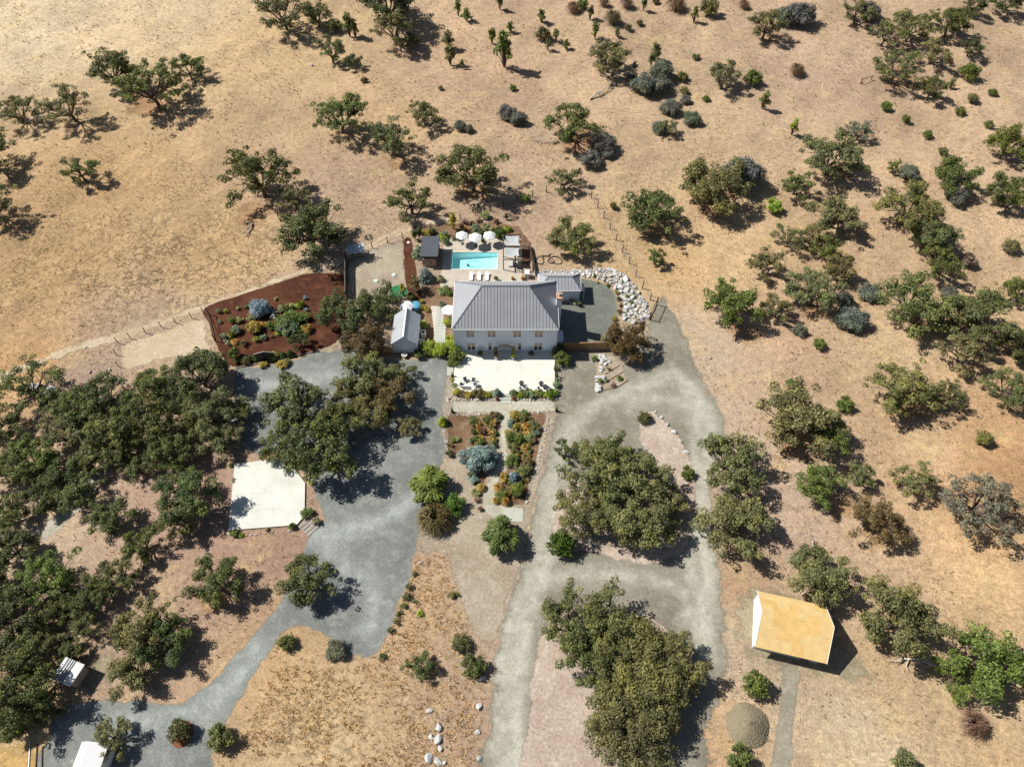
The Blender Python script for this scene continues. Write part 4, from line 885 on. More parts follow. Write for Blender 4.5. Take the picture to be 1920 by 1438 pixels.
NAMES = {'big': 'oak_tree', 'oak': 'oak_tree', 'open': 'oak_tree', 'small': 'small_oak', 'bush': 'bush', 'grey': 'grey_shrub', 'sapling': 'sapling', 'mini': 'garden_plant', 'tuss': 'grass_clump', 'bigtuss': 'grass_clump', 'weep': 'willow_tree',
         'cone': 'conifer', 'column': 'cypress', 'twig': 'bare_shrub'}
CATS = {'big': 'tree', 'oak': 'tree', 'open': 'tree', 'small': 'tree', 'bush': 'bush', 'grey': 'shrub', 'sapling': 'sapling', 'mini': 'plant', 'tuss': 'grass', 'bigtuss': 'grass', 'weep': 'tree', 'cone': 'conifer', 'column': 'cypress', 'twig': 'shrub'}
def plant(kind, px, py, wpx, col, label, group=None, tall=1.0, name=None, world=None, vi=None, rz=None, zbase=None):
    lib = LIB[kind]; LCOUNT[kind] = LCOUNT.get(kind, -1)+1; v = lib[(LCOUNT[kind] if vi is None else vi) % len(lib)]
    if world is None:
        s = 1.0
        for _ in range(3):
            p = ground_at(px, py, v['zc']*s*tall); s = wpx*mpp(px, py, v['zc']*s*tall+p[2])/2/(v['R']*(1.02 if kind in ('big', 'oak', 'open', 'small') else .95))
    else: p = np.array(world); s = wpx/2/v['R']
    if zbase is not None: p[2] = zbase
    c = LC[col] if isinstance(col, str) else col
    j = [prs.uniform(.90, 1.10), prs.uniform(.94, 1.06), prs.uniform(.85, 1.15)]; g_ = prs.uniform(.88, 1.12)
    c = (c[0]*j[0]*g_, c[1]*j[1]*g_, c[2]*j[2]*g_, 1)
    ang = prs.uniform(0, 6.28) if rz is None else rz
    nm = name or NAMES[kind]; cat = CATS[kind]
    if v['trunk'] is None:
        o = bpy.data.objects.new(nm, v['crown']); C.objects.link(o); o.location = p; o.scale = (s, s, s*tall); o.rotation_euler = (0, 0, ang); o.color = c; return tag(o, label, cat, group)
    t = thing(nm, tuple(p), label, cat, group, ang); t.scale = (s, s, s*tall)
    a = part('trunk' if v['trunk'].name.startswith('trunk') else 'stem', v['trunk'], None, t)
    b = part('crown' if v['crown'].name.startswith('crown') else 'foliage', v['crown'], None, t); b.color = c
    return t
def near(px, py, marks):
    if not marks: return ''
    p = at(px, py)[:2]; return 'near the '+min(marks, key=lambda m_: np.hypot(*(at(*m_[1])[:2]-p)))[0]
def many(lst, label, group, marks=()):
    for e in lst:
        kind, px, py, w_, col = e[:5]; wm = w_*mpp(px, py); sz = ('small' if wm < 5.5 else 'medium sized' if wm < 9 else 'large') if kind in ('oak', 'open', 'small', 'big') else 'tiny' if wm < 2 else 'low' if wm < 3.4 else 'broad'
        ad = {'G': 'green', 'D': 'dark green', 'O': 'olive', 'B': 'bright green', 'Y': 'grey', 'Z': 'bronze', 'V': 'yellow green', 'R': 'rusty', 'T': 'tan'}.get(col, '') if isinstance(col, str) else ''
        plant(kind, px, py, w_, col, e[6] if len(e) > 6 else ' '.join(f'{sz} {ad} {label} {near(px, py, marks)}'.split()), None if len(e) > 6 else group, e[5] if len(e) > 5 else 1.0)

# ------------------------------------------------------------------ TREES
many([('open', 205, 128, 100, 'G'), ('open', 283, 162, 122, 'G', 1.0, 'widest oak of the clump on the pale upper left slope'), ('open', 352, 127, 74, 'G'), ('open', 125, 196, 96, 'O'), ('open', 30, 208, 78, 'O'),
      ('open', -28, 285, 110, 'G'), ('open', -28, 378, 110, 'G'), ('small', 148, 318, 66, 'G', 1.0, 'small lone oak in the middle of the cracked straw field')],
     'open branched oak on the pale straw slope', 'oaks on the pale upper left slope')
many([('open', 482, 325, 138, 'G', 1.15, 'tall open oak with bare roots at the edge of the straw field'), ('oak', 578, 432, 138, 'D', .95, 'dense dark oak right behind the chicken coop'), ('open', 548, 372, 70, 'O'),
      ('open', 530, 22, 100, 'G'), ('oak', 594, 28, 52, 'G', 1.2), ('bush', 625, 48, 30, 'D'), ('small', 620, 95, 54, 'O', 1.2), ('small', 660, 116, 36, 'D'), ('small', 740, 50, 70, 'O', 1.25), ('small', 770, 78, 40, 'D'),
      ('oak', 728, 3, 110, 'D'), ('open', 636, 218, 106, 'G'), ('open', 733, 260, 92, 'O', 1.1), ('small', 795, 214, 64, 'G', 1.1),
      ('oak', 886, 320, 128, 'G', 1.05, 'rounded dense oak on the slope straight behind the pool fence'), ('small', 770, 377, 84, 'G', 1.0, 'dark oak just outside the fence behind the cabana')],
     'oak on the dry slope behind the gravel yard', 'oaks behind the gravel yard')
many([('oak', 1142, 108, 74, 'O', 1.1), ('small', 1358, 143, 66, 'O', 1.05), ('bush', 1412, 147, 33, 'B', 1.2), ('small', 1437, 45, 66, 'O', 1.1), ('open', 1070, 232, 104, 'G', 1.1, 'leaning oak with dead grey limbs on the slope above the fence corner'),
      ('small', 1060, 337, 56, 'O', 1.0, 'small oak standing right at the fence corner'), ('oak', 1340, 345, 128, 'O', 1.0, 'wide olive oak with a grey shrub pressed against its side'), ('oak', 1220, 397, 116, 'G', .95, 'spreading oak just outside the fence on the right slope'),
      ('small', 1230, 482, 38, 'G', 1.2), ('small', 1250, 240, 44, 'O'), ('oak', 1072, 448, 86, 'G', .9, 'rounded green oak beside the coil of black pipe'), ('oak', 1370, 572, 104, 'B', 1.15, 'bright green upright oak on the slope right of the driveway')],
     'oak on the open slope above the fence', 'oaks on the slope above the fence')
many([('small', 1610, 20, 64, 'O'), ('open', 1662, 62, 66, 'O'), ('oak', 1712, 48, 76, 'O', 1.1), ('oak', 1785, 40, 76, 'D'), ('small', 1826, 8, 46, 'D'), ('oak', 1892, 3, 60, 'D'), ('open', 1682, 128, 86, 'O', 1.1), ('small', 1748, 165, 52, 'G', 1.15),
      ('small', 1752, 100, 58, 'O'), ('small', 1822, 88, 44, 'D'), ('oak', 1560, 292, 108, 'O', 1.05), ('small', 1612, 246, 50, 'Y', 1.1), ('small', 1495, 346, 62, 'G'), ('small', 1676, 312, 27, 'B', 1.2), ('oak', 1793, 328, 84, 'G'),
      ('oak', 1890, 270, 84, 'B', 1.15), ('oak', 1892, 362, 78, 'G', 1.1), ('oak', 1570, 402, 94, 'O'), ('small', 1528, 440, 52, 'O'), ('small', 1482, 446, 56, 'O'), ('small', 1549, 463, 56, 'B'), ('oak', 1712, 388, 124, 'O', .9),
      ('oak', 1754, 442, 78, 'O', 1.1), ('small', 1765, 492, 82, 'G'), ('small', 1437, 494, 68, 'O', 1.1), ('oak', 1530, 546, 104, 'O'), ('small', 1572, 506, 70, 'O'), ('small', 1455, 576, 58, 'O'),
      ('oak', 1718, 570, 130, 'G', .95), ('oak', 1842, 596, 132, 'G', .9), ('oak', 1908, 545, 66, 'B', 1.1), ('small', 1812, 657, 86, 'O'), ('oak', 1912, 648, 70, 'D'), ('open', 1692, 726, 136, 'O', .9), ('open', 1776, 742, 74, 'G', 1.0), ('open', 1892, 726, 90, 'O'),
      ('oak', 1490, 782, 150, 'O', .95), ('oak', 1556, 814, 84, 'B'), ('oak', 1538, 908, 90, 'B'), ('small', 1612, 890, 56, 'O'), ('oak', 1640, 976, 102, 'Z', .95, 'bronze olive rounded oak beside a bare twiggy shrub'),
      ('small', 1717, 900, 82, 'O', 1.05), ('open', 1845, 942, 142, 'Y', .9, 'thin greyish oak beside the orange bare clay')],
     'oak on the slope', 'oaks scattered on the right slope', [('orange clay', (1870, 880)), ('broken timber gate', (1625, 155)), ('driveway loop', (1360, 800)), ('wide olive oak', (1340, 345)), ('bronze olive oak', (1640, 976)), ('yellow green round bush', (1450, 386)), ('bright green upright oak', (1370, 572)), ('largest grey shrub', (1598, 602)), ('tan twiggy shrub', (1815, 488))])
many([('oak', 1370, 870, 126, 'O', 1.0, 'oak leaning over the right edge of the driveway loop'), ('oak', 1380, 986, 138, 'O', .9, 'low spreading oak below the driveway loop, throwing shade on the dirt'),
      ('oak', 1540, 1084, 128, 'O', 1.0, 'oak standing right behind the new building roof'), ('oak', 1688, 1158, 150, 'O', 1.0, 'pale olive oak beside the bleached fallen limb'), ('oak', 1862, 1238, 150, 'B', 1.1, 'large green oak at the butt of the bleached fallen limb'),
      ('oak', 1800, 1270, 90, 'B', .9, 'lower green oak crowding the butt of the fallen limb'), ('bush', 1415, 1280, 56, 'G', 1.2, 'dark green bush above the gravel heap'), ('bush', 1384, 1420, 48, 'G', 1.2, 'dark green bush below the gravel heap'),
      ('bush', 1695, 1430, 48, 'O', 1.2, 'olive bush at the lower edge of the pale grass')], '', None)
many([('oak', 1112, 880, 120, 'O', 1.05), ('oak', 1188, 900, 130, 'O', 1.1), ('oak', 1098, 960, 110, 'O', 1.0), ('oak', 1205, 972, 132, 'O', 1.1), ('small', 1062, 842, 46, 'G', 1.3), ('oak', 1150, 940, 96, 'G', 1.1), ('oak', 1145, 848, 80, 'G', 1.1), ('oak', 1258, 950, 74, 'O', 1.0)], 'oak in the merged crowns on the upper gravel island', 'oaks on the upper gravel island')
many([('oak', 1070, 1172, 128, 'G', 1.0), ('oak', 1150, 1165, 128, 'G', 1.05), ('oak', 1112, 1240, 116, 'G', 1.0), ('big', 1198, 1262, 176, 'O', .9), ('oak', 1270, 1245, 110, 'O', 1.0), ('big', 1180, 1360, 178, 'O', .85)], 'oak in the merged crowns on the lower gravel island', 'oaks on the lower gravel island')
many([('bush', 1052, 1016, 58, (.055, .095, .012), 1.1, 'glossy dark green bush at the corner of the upper gravel island'), ('bush', 1288, 886, 27, 'B', 1.0, 'small green bush on the edge of the upper gravel island'), ('bush', 1208, 782, 26, 'D', 1.0, 'little dark bush at the tip of the upper gravel island'),
      ('oak', 1177, 638, 86, (.125, .085, .035), 1.1, 'bronze leaved tree at the end of the cedar fence'), ('small', 787, 1250, 56, 'G', .9, 'dark green bush in the straw left of the road'), ('bush', 862, 1208, 40, 'D', .9, 'upper of two low dark bushes at the left verge of the road'),
      ('bush', 888, 1246, 46, 'D', .9, 'lower of two low dark bushes at the left verge of the road'), ('bush', 536, 1205, 32, 'G', 1.1, 'small dark bush at the lower edge of the gravel court'), ('grey', 630, 1217, 40, 'Y', .9, 'grey shrub at the lower edge of the gravel court'),
      ('oak', 572, 1090, 106, 'G', 1.05, 'single oak casting a clear shadow on the blue grey gravel'), ('oak', 404, 1092, 100, 'G', 1.0, 'oak on the dry bank below the concrete pad'), ('bush', 335, 1366, 46, 'D', 1.2, 'dark bush in a brown mulch ring on the gravel'), ('bush', 414, 1380, 50, 'G', 1.1, 'round bush on the verge beside the mulch ring'),
      ('small', 210, 1380, 72, 'O', 1.0, 'small olive tree leaning over the white shed')], '', None)
many([('oak', 556, 762, 128, 'O', 1.1), ('oak', 600, 850, 140, 'G', 1.1), ('oak', 630, 795, 100, 'G', 1.1), ('oak', 532, 838, 84, 'G', 1.0)], 'tall oak overhanging the concrete pad', 'oaks over the concrete pad')
many([('oak', 640, 590, 92, 'D', 1.05, 'dense dark oak at the right end of the mulch bed'), ('oak', 712, 566, 84, 'G', 1.0, 'oak standing over the gravel yard behind the cottage'), ('oak', 684, 640, 90, (.13, .10, .045), 1.05, 'browning oak left of the cottage'),
      ('oak', 688, 702, 100, 'O', 1.0), ('oak', 722, 742, 96, 'Z', 1.0), ('oak', 690, 775, 84, 'O', 1.0), ('oak', 655, 735, 70, 'O', 1.0), ('small', 752, 700, 50, 'G', .9), ('small', 765, 800, 50, 'O', .8)], 'oak in the row between the gravel court and the cottage', 'oaks between court and cottage')
grove = [('open', 56, 722, 112, 'G'), ('oak', 195, 742, 96, 'G', 1.1), ('oak', 148, 768, 84, 'B'), ('oak', 372, 700, 114, 'G', 1.1), ('oak', 290, 722, 86, 'G'), ('oak', 392, 770, 94, 'O', 1.05), ('oak', 412, 818, 84, 'O'), ('oak', 278, 795, 112, 'G', 1.1),
         ('oak', 318, 838, 92, 'G'), ('open', 196, 820, 124, 'G'), ('oak', 116, 815, 92, 'O'), ('oak', 60, 862, 98, 'B', 1.05), ('oak', 108, 888, 92, 'G'), ('oak', 145, 925, 84, 'G'), ('small', 264, 876, 62, 'G'), ('oak', 352, 935, 112, 'G', 1.1),
         ('small', 335, 975, 80, 'O'), ('oak', 204, 972, 86, 'G', 1.05), ('small', 264, 1018, 74, 'G'), ('oak', 6, 965, 86, 'G'), ('oak', 22, 1030, 90, 'D'), ('oak', 95, 1082, 112, 'B', 1.05), ('oak', 165, 1118, 80, 'G'), ('small', 222, 1080, 74, 'G'),
         ('oak', 32, 1150, 108, 'D', 1.1), ('oak', 270, 1180, 118, 'O', 1.1), ('oak', 312, 1205, 96, 'G'), ('oak', 246, 1252, 96, 'O'), ('oak', 42, 1285, 140, 'D', 1.1), ('oak', 10, 1230, 90, 'D'), ('small', 152, 1182, 60, 'G'), ('oak', -20, 800, 100, 'G'), ('oak', -30, 1100, 100, 'G'), ('oak', 20, 1350, 80, 'G'), ('oak', 240, 760, 70, 'G'), ('oak', 350, 780, 80, 'G'), ('oak', 230, 845, 80, 'G'), ('oak', 10, 880, 80, 'G'), ('oak', 340, 745, 70, 'D'), ('oak', 110, 760, 70, 'O'), ('oak', 440, 770, 60, 'G'),
         ('small', 170, 870, 60, 'G'), ('oak', 70, 940, 70, 'D'), ('oak', 60, 1200, 80, 'G'), ('oak', 110, 1140, 70, 'G'), ('oak', 130, 1230, 60, 'D'), ('oak', -10, 1310, 100, 'G'), ('small', 330, 890, 60, 'D'), ('oak', 90, 1330, 60, 'D')]
many(grove, 'oak in the shady grove', 'oaks in the grove', [('concrete pad', (430, 920)), ('white car', (80, 733)), ('lean to shed', (133, 1258)), ('dirt track fence', (240, 680)), ('mulch bed', (420, 680)), ('white gabled shed', (100, 1400)), ('grey grove path', (140, 940)), ('gravel court', (450, 780)), ('bare dirt patch', (190, 1250))])

# ------------------------------------------------------------------ SCRUB on the slopes
many([('grey', 862, 236, 24, 'Y'), ('grey', 880, 242, 18, 'Y'), ('grey', 950, 212, 36, 'Y'), ('grey', 972, 224, 34, 'Y'), ('grey', 1243, 133, 44, 'Y'), ('grey', 1208, 158, 48, 'Y'), ('grey', 1238, 162, 40, 'Y'), ('grey', 1226, 174, 22, 'Y'), ('grey', 1186, 146, 20, 'Y'),
      ('grey', 1285, 188, 22, 'Y'), ('grey', 1258, 204, 40, 'Y'), ('grey', 1297, 222, 34, 'Y'), ('grey', 1235, 240, 30, 'Y'), ('grey', 1135, 268, 46, 'Y'), ('grey', 1107, 300, 40, 'Y'), ('grey', 1140, 288, 24, 'Y'), ('grey', 1392, 328, 74, 'Y', 1.0), ('grey', 1500, 28, 58, 'Y'), ('grey', 1472, 30, 40, 'Y'),
      ('grey', 1703, 326, 40, 'Y'), ('grey', 1793, 368, 40, 'Y'), ('grey', 1632, 550, 42, 'Y'), ('grey', 1598, 602, 58, 'Y'), ('grey', 1500, 620, 28, 'Y'), ('grey', 1782, 552, 32, 'Y'), ('grey', 1585, 562, 34, 'Y'), ('grey', 1815, 488, 30, 'T'), ('grey', 1630, 22, 40, 'Y')],
     'rounded shrub on the dry slope', 'grey shrubs on the dry slope')
many([('sapling', 652, 46, 24, 'B', 1.3), ('sapling', 664, 52, 20, 'B', 1.1), ('sapling', 840, 74, 26, 'O'), ('sapling', 843, 102, 28, 'O'), ('sapling', 859, 14, 18, 'B'), ('sapling', 875, 28, 20, 'B'), ('sapling', 922, 68, 20, 'B'), ('sapling', 946, 90, 42, 'B'), ('sapling', 957, 52, 16, 'B'),
      ('sapling', 937, 5, 18, 'B'), ('sapling', 866, 120, 12, 'B'), ('sapling', 1015, 30, 20, 'B'), ('bush', 1018, 65, 27, 'O', 1.3), ('sapling', 1043, 67, 16, 'O'), ('sapling', 1028, 83, 14, 'O'), ('sapling', 1062, 84, 16, 'B'), ('sapling', 1107, 24, 18, 'O'), ('sapling', 1117, 56, 20, 'B'),
      ('sapling', 1158, 61, 14, 'B'), ('sapling', 1208, 8, 16, 'O'), ('bush', 1229, 3, 16, 'O'), ('sapling', 1304, 26, 18, 'B'), ('bush', 1330, 14, 34, 'O', 1.3), ('sapling', 1229, 97, 28, 'O'), ('sapling', 1222, 112, 16, 'O'), ('bush', 1279, 144, 22, 'O'), ('bush', 1283, 170, 20, 'O'), ('bush', 1305, 107, 15, 'O'),
      ('bush', 1324, 186, 15, 'B'), ('sapling', 1434, 187, 26, 'B', .8), ('bush', 1149, 386, 16, 'O', 1.3), ('bush', 1450, 386, 31, 'V', .9, 'bright yellow green round bush alone on the right slope'), ('bush', 1820, 135, 38, 'B', 1.1), ('bush', 1823, 185, 24, 'O'), ('bush', 1800, 208, 19, 'B'), ('bush', 1862, 173, 17, 'B'),
      ('bush', 1661, 199, 23, 'B'), ('bush', 1699, 222, 15, 'B', 1.3), ('bush', 1739, 252, 19, 'B'), ('bush', 1767, 284, 21, 'O'), ('sapling', 1785, 157, 16, 'O'), ('sapling', 1489, 238, 22, 'V'), ('bush', 1855, 233, 18, 'O'), ('bush', 1896, 460, 31, 'O'), ('bush', 1535, 645, 27, 'B'),
      ('bush', 1583, 757, 33, 'B'), ('bush', 1484, 719, 20, 'B'), ('bush', 1848, 823, 34, 'O', 1.1), ('bush', 985, 370, 20, 'B'), ('bush', 683, 150, 14, 'Z'), ('bush', 826, 165, 11, 'O'), ('bush', 961, 165, 14, 'B'), ('bush', 1178, 51, 15, 'Z'), ('bush', 1199, 43, 14, 'Z')],
     'young oak or bush on the open dry slope', 'young growth on the dry slope')
many([('twig', 1075, 14, 34, 'R'), ('twig', 1133, 3, 26, 'R'), ('twig', 1175, 5, 32, 'R'), ('twig', 1149, 32, 38, 'Z'), ('twig', 1268, 6, 44, 'R'), ('twig', 1494, 130, 34, 'R'), ('twig', 1395, 8, 26, 'R'), ('twig', 1700, 1003, 38, 'T'), ('twig', 1828, 1356, 58, 'R'), ('bush', 1092, 8, 20, 'B', 1.3)],
     'dry twiggy shrub on the bare slope', 'dry reddish shrubs')

# ------------------------------------------------------------------ ROCKS
def rock_mesh(seed, sub=2):
    rs = np.random.RandomState(seed); bm = bmesh.new(); bmesh.ops.create_icosphere(bm, subdivisions=sub, radius=.5)
    cut = unit(rs, 16); dd = rs.uniform(.24, .40, 16)
    for v in bm.verts:
        p = np.array(v.co)
        for c, d in zip(cut, dd):
            e = p@c-d
            if e > 0: p = p-c*e
        v.co = p*(1+rs.uniform(-.03, .03))
    sx = rs.uniform(.75, 1.25), rs.uniform(.7, 1.1), rs.uniform(.55, .85)
    bmesh.ops.scale(bm, vec=sx, verts=bm.verts); me = bpy.data.meshes.new('rock'); bm.to_mesh(me); bm.free(); return me
RK = [rock_mesh(i) for i in range(8)]; RT = [m_.copy() for m_ in RK]
for a in RK: a.materials.append(rock_m)
for a in RT: a.materials.append(rock_t)
rrk = random.Random(9)
def rock(x, y, size, label, group=None, pale=True, z=0.0, name='boulder'):
    o = bpy.data.objects.new(name, rrk.choice(RK if pale else RT)); C.objects.link(o); o.location = (x, y, z+size*.12); o.scale = [size*rrk.uniform(.85, 1.2) for _ in range(3)]
    o.rotation_euler = (rrk.uniform(-.3, .3), rrk.uniform(-.3, .3), rrk.uniform(0, 6.28)); return tag(o, label, 'rock', group)
bank = np.array([at(*q)[:2] for q in ((1000, 508), (1060, 507), (1130, 503), (1160, 508), (1186, 528), (1200, 552), (1216, 570), (1220, 588), (1206, 606), (1180, 606), (1166, 598), (1168, 575), (1160, 550), (1142, 532), (1110, 522), (1000, 519))])
rs = np.random.RandomState(4); pts = []
cand = np.stack([rs.uniform(bank[:, 0].min(), bank[:, 0].max(), 9000), rs.uniform(bank[:, 1].min(), bank[:, 1].max(), 9000)], 1); cand = cand[pdist(cand, bank) < -.15]
for c in cand:
    f = np.clip((c[0]-6)/17, 0, 1); r_ = (.25+.36*f)*rs.uniform(.6, 1.4)
    if all((c[0]-p[0])**2+(c[1]-p[1])**2 > ((r_+p[2])*.66)**2 for p in pts): pts.append((c[0], c[1], r_))
pts.sort(key=lambda q: -q[2]); rest = pts[290:]; pts = pts[:290]
rb_ = MB()
for x, y, r_ in rest:
    me_ = rrk.choice(RK); o_ = len(rb_.v); a_ = rrk.uniform(0, 6.28)
    rb_.add([(x+(v.co.x*math.cos(a_)-v.co.y*math.sin(a_))*r_*2, y+(v.co.x*math.sin(a_)+v.co.y*math.cos(a_))*r_*2, v.co.z*r_*2+.1) for v in me_.vertices], [tuple(p.vertices) for p in me_.polygons])
rbo = rb_.build('rock_rubble', rock_m); tag(rbo, 'small pale stones filling the gaps of the rock bank', 'rocks', None, 'stuff')
for x, y, r_ in pts: rock(x, y, r_*2.0, 'pale angular boulder in the rock bank curving round the side yard', 'boulders in the rock bank', True, .0)
sheet('rock_bank_soil', [(998, 506), (1060, 505), (1130, 501), (1162, 506), (1189, 527), (1203, 551), (1219, 569), (1223, 589), (1208, 609), (1178, 609), (1163, 600), (1165, 576), (1157, 551), (1140, 533), (1108, 523), (998, 521)], Z2+.003, tan_mat, jit=.1)
c5 = lambda x, y: (980+x/5.532, 480+y/5.532)
for x, y, sz in ((815, 1040, 1.1), (845, 1055, 1.2), (870, 1080, 1.2), (830, 1085, 1.3), (895, 1100, 1.0), (815, 1120, 1.0), (860, 1125, 1.1), (800, 1070, .8), (820, 1170, 1.2), (810, 1195, .8), (775, 1260, 1.1), (810, 1265, 1.2), (840, 1265, 1.1), (835, 1290, .9), (770, 1300, .9), (775, 1340, 1.0), (800, 1360, 1.1), (765, 1375, 1.0), (795, 1395, 1.2), (770, 1405, 1.0)):
    p = at(*c5(x, y)); rock(p[0], p[1], sz, 'white boulder edging the planter in front of the cedar fence', 'boulders edging the fence planter')
for i, (x, y, sz) in enumerate(((805, 1332, 1.0), (822, 1363, 1.3), (808, 1382, .9), (822, 1387, 1.5), (825, 1402, 1.0), (804, 1421, 1.3), (821, 1428, 1.2), (833, 1430, .7), (815, 1385, .7))):
    p = at(x, y); rock(p[0], p[1], sz, 'grey white boulder in the loose cluster on dry soil left of the road', 'boulder cluster left of the road')
for i, (x, y, sz) in enumerate(((904, 1271, 1.1), (898, 1325, 1.1), (895, 1373, .9), (899, 1422, 1.0))):
    p = at(x, y); rock(p[0], p[1], sz, 'white boulder in the row along the left verge of the road', 'boulders on the road verge')
for x, y, sz in ((1240, 783, .8), (1252, 797, .95), (1263, 811, 1.0), (1276, 828, .95), (1287, 848, 1.1), (1229, 772, .6)):
    p = at(x, y); rock(p[0], p[1], sz, 'white boulder in the row along the tip of the upper gravel island', 'boulders on the upper gravel island')
p = ground_at(583, 123); rock(p[0], p[1], 1.5, 'pale boulder lying on the straw slope near the fallen pole', None, True, p[2])
p = at(1331, 672); rock(p[0], p[1], .9, 'single white rock on the dry grass right of the driveway')
for x, y in ((162, 651), (169, 698), (206, 694), (96, 716)):
    p = at(x, y); rock(p[0], p[1], .8, 'white rock lying on the bare ground near the dirt track', 'rocks near the dirt track')
def edging(px, spacing, size, label, group, pale=False, z=0.0, jit=.12):
    L = spline([at(*q)[:2] for q in px], spacing, False)
    for q in L: rock(q[0]+rrk.uniform(-jit, jit), q[1]+rrk.uniform(-jit, jit), size*rrk.uniform(.7, 1.3), label, group, pale if rrk.random() > .35 else not pale, z, 'edging_stone')
edging([(852, 749), (890, 750), (930, 748)], .42, .55, 'stone in the low wall below the left half of the patio bed', 'stones of the patio wall, left half')
edging([(966, 748), (1000, 750), (1044, 747)], .42, .55, 'stone in the low wall below the right half of the patio bed', 'stones of the patio wall, right half')
edging([(845, 745), (838, 748), (840, 752)], .4, .6, 'stone at the left end of the patio wall', 'stones ending the patio wall')
edging([(842, 776), (870, 778), (932, 775)], .7, .45, 'stone edging the top of the garden bed left of the path', 'stones edging the left bed')
edging([(966, 774), (1000, 773), (1040, 770)], .7, .5, 'stone edging the top of the garden bed right of the path', 'stones edging the right bed')
edging([(1028, 785), (1018, 830), (1008, 870), (996, 905), (986, 945)], .75, .45, 'stone in the line between the right garden bed and the road', 'stones between bed and road')
edging([(832, 790), (832, 810), (836, 830), (839, 858)], .5, .4, 'pale stone edging the small bed beside the gravel court', 'stones beside the gravel court', True)
edging([(430, 1000), (470, 1003), (520, 998), (556, 991)], .6, .5, 'stone in the row below the concrete pad', 'stones below the concrete pad')
p = at(788, 1055); rock(p[0], p[1], .9, 'dark brown rock beside the gravel court', None, False)

# ------------------------------------------------------------------ TIMBER EDGES, PAD STEPS, HEAP, PIPE, LIDS, TURF
tim = plain('timber_sleeper', (.36, .24, .16), .85, .25, 2)
for (a, b), lb in ((((855, 1225), (1005, 1135)), 'pale timber sleeper highest in the planter in front of the cedar fence'), (((815, 1335), (1040, 1200)), 'timber sleeper in the middle of the planter in front of the cedar fence'), (((810, 1395), (965, 1368)), 'timber sleeper along the driveway edge of the planter'), (((965, 1368), (1095, 1288)), 'timber sleeper angled up from the driveway edge of the planter')):
    p, q = at(*c5(*a)), at(*c5(*b)); o = MB().beam((0, 0, .08), tuple(q-p+[0, 0, .08]), .13, .16).build('timber_edge', tim, None, bevel=.02); o.location = p; tag(o, lb, 'timber')
sheet('planter_soil', [c5(*q) for q in ((740, 1030), (900, 1030), (1010, 1090), (1095, 1290), (965, 1366), (812, 1390), (750, 1395), (745, 1200))], Z2+.006, tan_mat, jit=.05)
o = MB().beam(tuple(at(442, 690, .1)), tuple(at(598, 658, .1)), .12, .2).build('bed_edge_board', grey_w); tag(o, 'grey timber board edging the mulch bed along the gravel court', 'timber')
ps = thing('pad_steps', tuple(at(580, 988)), 'flight of grey timber steps from the concrete pad to the gravel', 'steps', rz=-.72)
for i in range(4): MB().box((-.1+i*.62-.9, 0, .22-.06*i), (.55, 2.2, .1)).build('tread', grey_w, ps, bevel=.01)
hp = thing('gravel_heap', tuple(at(1402, 1360)), 'rounded heap of grey brown gravel beside the narrow dirt path', 'gravel heap')
rsn = np.random.RandomState(8); hm = MB(); NR_, NA_ = 26, 72
for i in range(NR_):
    for j in range(NA_):
        r_ = i/(NR_-1); a = 2*math.pi*j/NA_; R_ = 2.75*(1+.05*math.sin(a*2+1)+.03*math.sin(a*5)+rsn.uniform(-.012, .012)); rr = r_*R_
        hm.v.append((rr*math.cos(a), rr*1.06*math.sin(a), max(0, 1.75*(1-r_**1.25)-.12*math.exp(-(r_/.25)**2))+(rsn.uniform(-.05, .05) if 0 < r_ < .97 else 0)-.02))
hm.f = [(i*NA_+j, i*NA_+(j+1) % NA_, (i+1)*NA_+(j+1) % NA_, (i+1)*NA_+j) for i in range(NR_-1) for j in range(NA_)]; me = hm.mesh('mound')
me.flip_normals() if me.polygons[400].normal.z < 0 else None
heap_m = NT('heap_gravel'); fn = heap_m.noise(heap_m.obj(), 6, 4, .75); heap_m.bump(fn, .5, .06); heap_m = heap_m.done(heap_m.scale(alb(158, 142, 118), heap_m.rng(fn, .3, .7, .7, 1.25, False)), .95, .05); part('mound', me, heap_m, hp)
c1 = lambda x, y: (700+x/3.423, 380+y/3.423)
loops = [(1140, 330), (1120, 345), (1075, 345), (1045, 365), (1050, 390), (1080, 398), (1095, 380), (1085, 352), (1110, 345), (1150, 362), (1160, 385), (1135, 392), (1120, 375), (1140, 352), (1180, 350), (1208, 370), (1205, 392), (1175, 398), (1150, 385), (1128, 360)]
L = spline([at(*c1(*q))[:2] for q in loops], .35, False); ph_ = MB().tube([(a, b, .08+.05*math.sin(i*.7)) for i, (a, b) in enumerate(L)], .09, 6).build('pipe_coil', pipe_m, None, True); tag(ph_, 'loose loops of black pipe on the dry slope behind the annex', 'pipe')
for q, lb in (((706, 527), 'pale green round tank lid near the oak in the gravel yard'), ((739, 516), 'pale green round tank lid in the middle of the gravel yard')):
    p = at(*q); lid = thing('tank_lid', tuple(p), lb, 'lid'); mm = plain('pale_green_plastic', (.50, .60, .52), .6, .06)
    MB().lathe([(.45, .0), (.45, .12), (.38, .17), (.1, .19)], 18).build('cover', mm, lid, True); MB().lathe([(.50, 0), (.50, .06)], 18).build('rim', mm, lid)
tg_ = MB().lathe([(1.7, 0), (1.72, .05), (1.6, .08), (.2, .09)], 24).build('putting_green', plain('artificial_turf', (.03, .16, .06), .9, .15, 4)); tg_.location = at(747, 547)*[1, 1, 0]; tag(tg_, 'round green artificial turf mat at the edge of the gravel yard', 'turf mat')
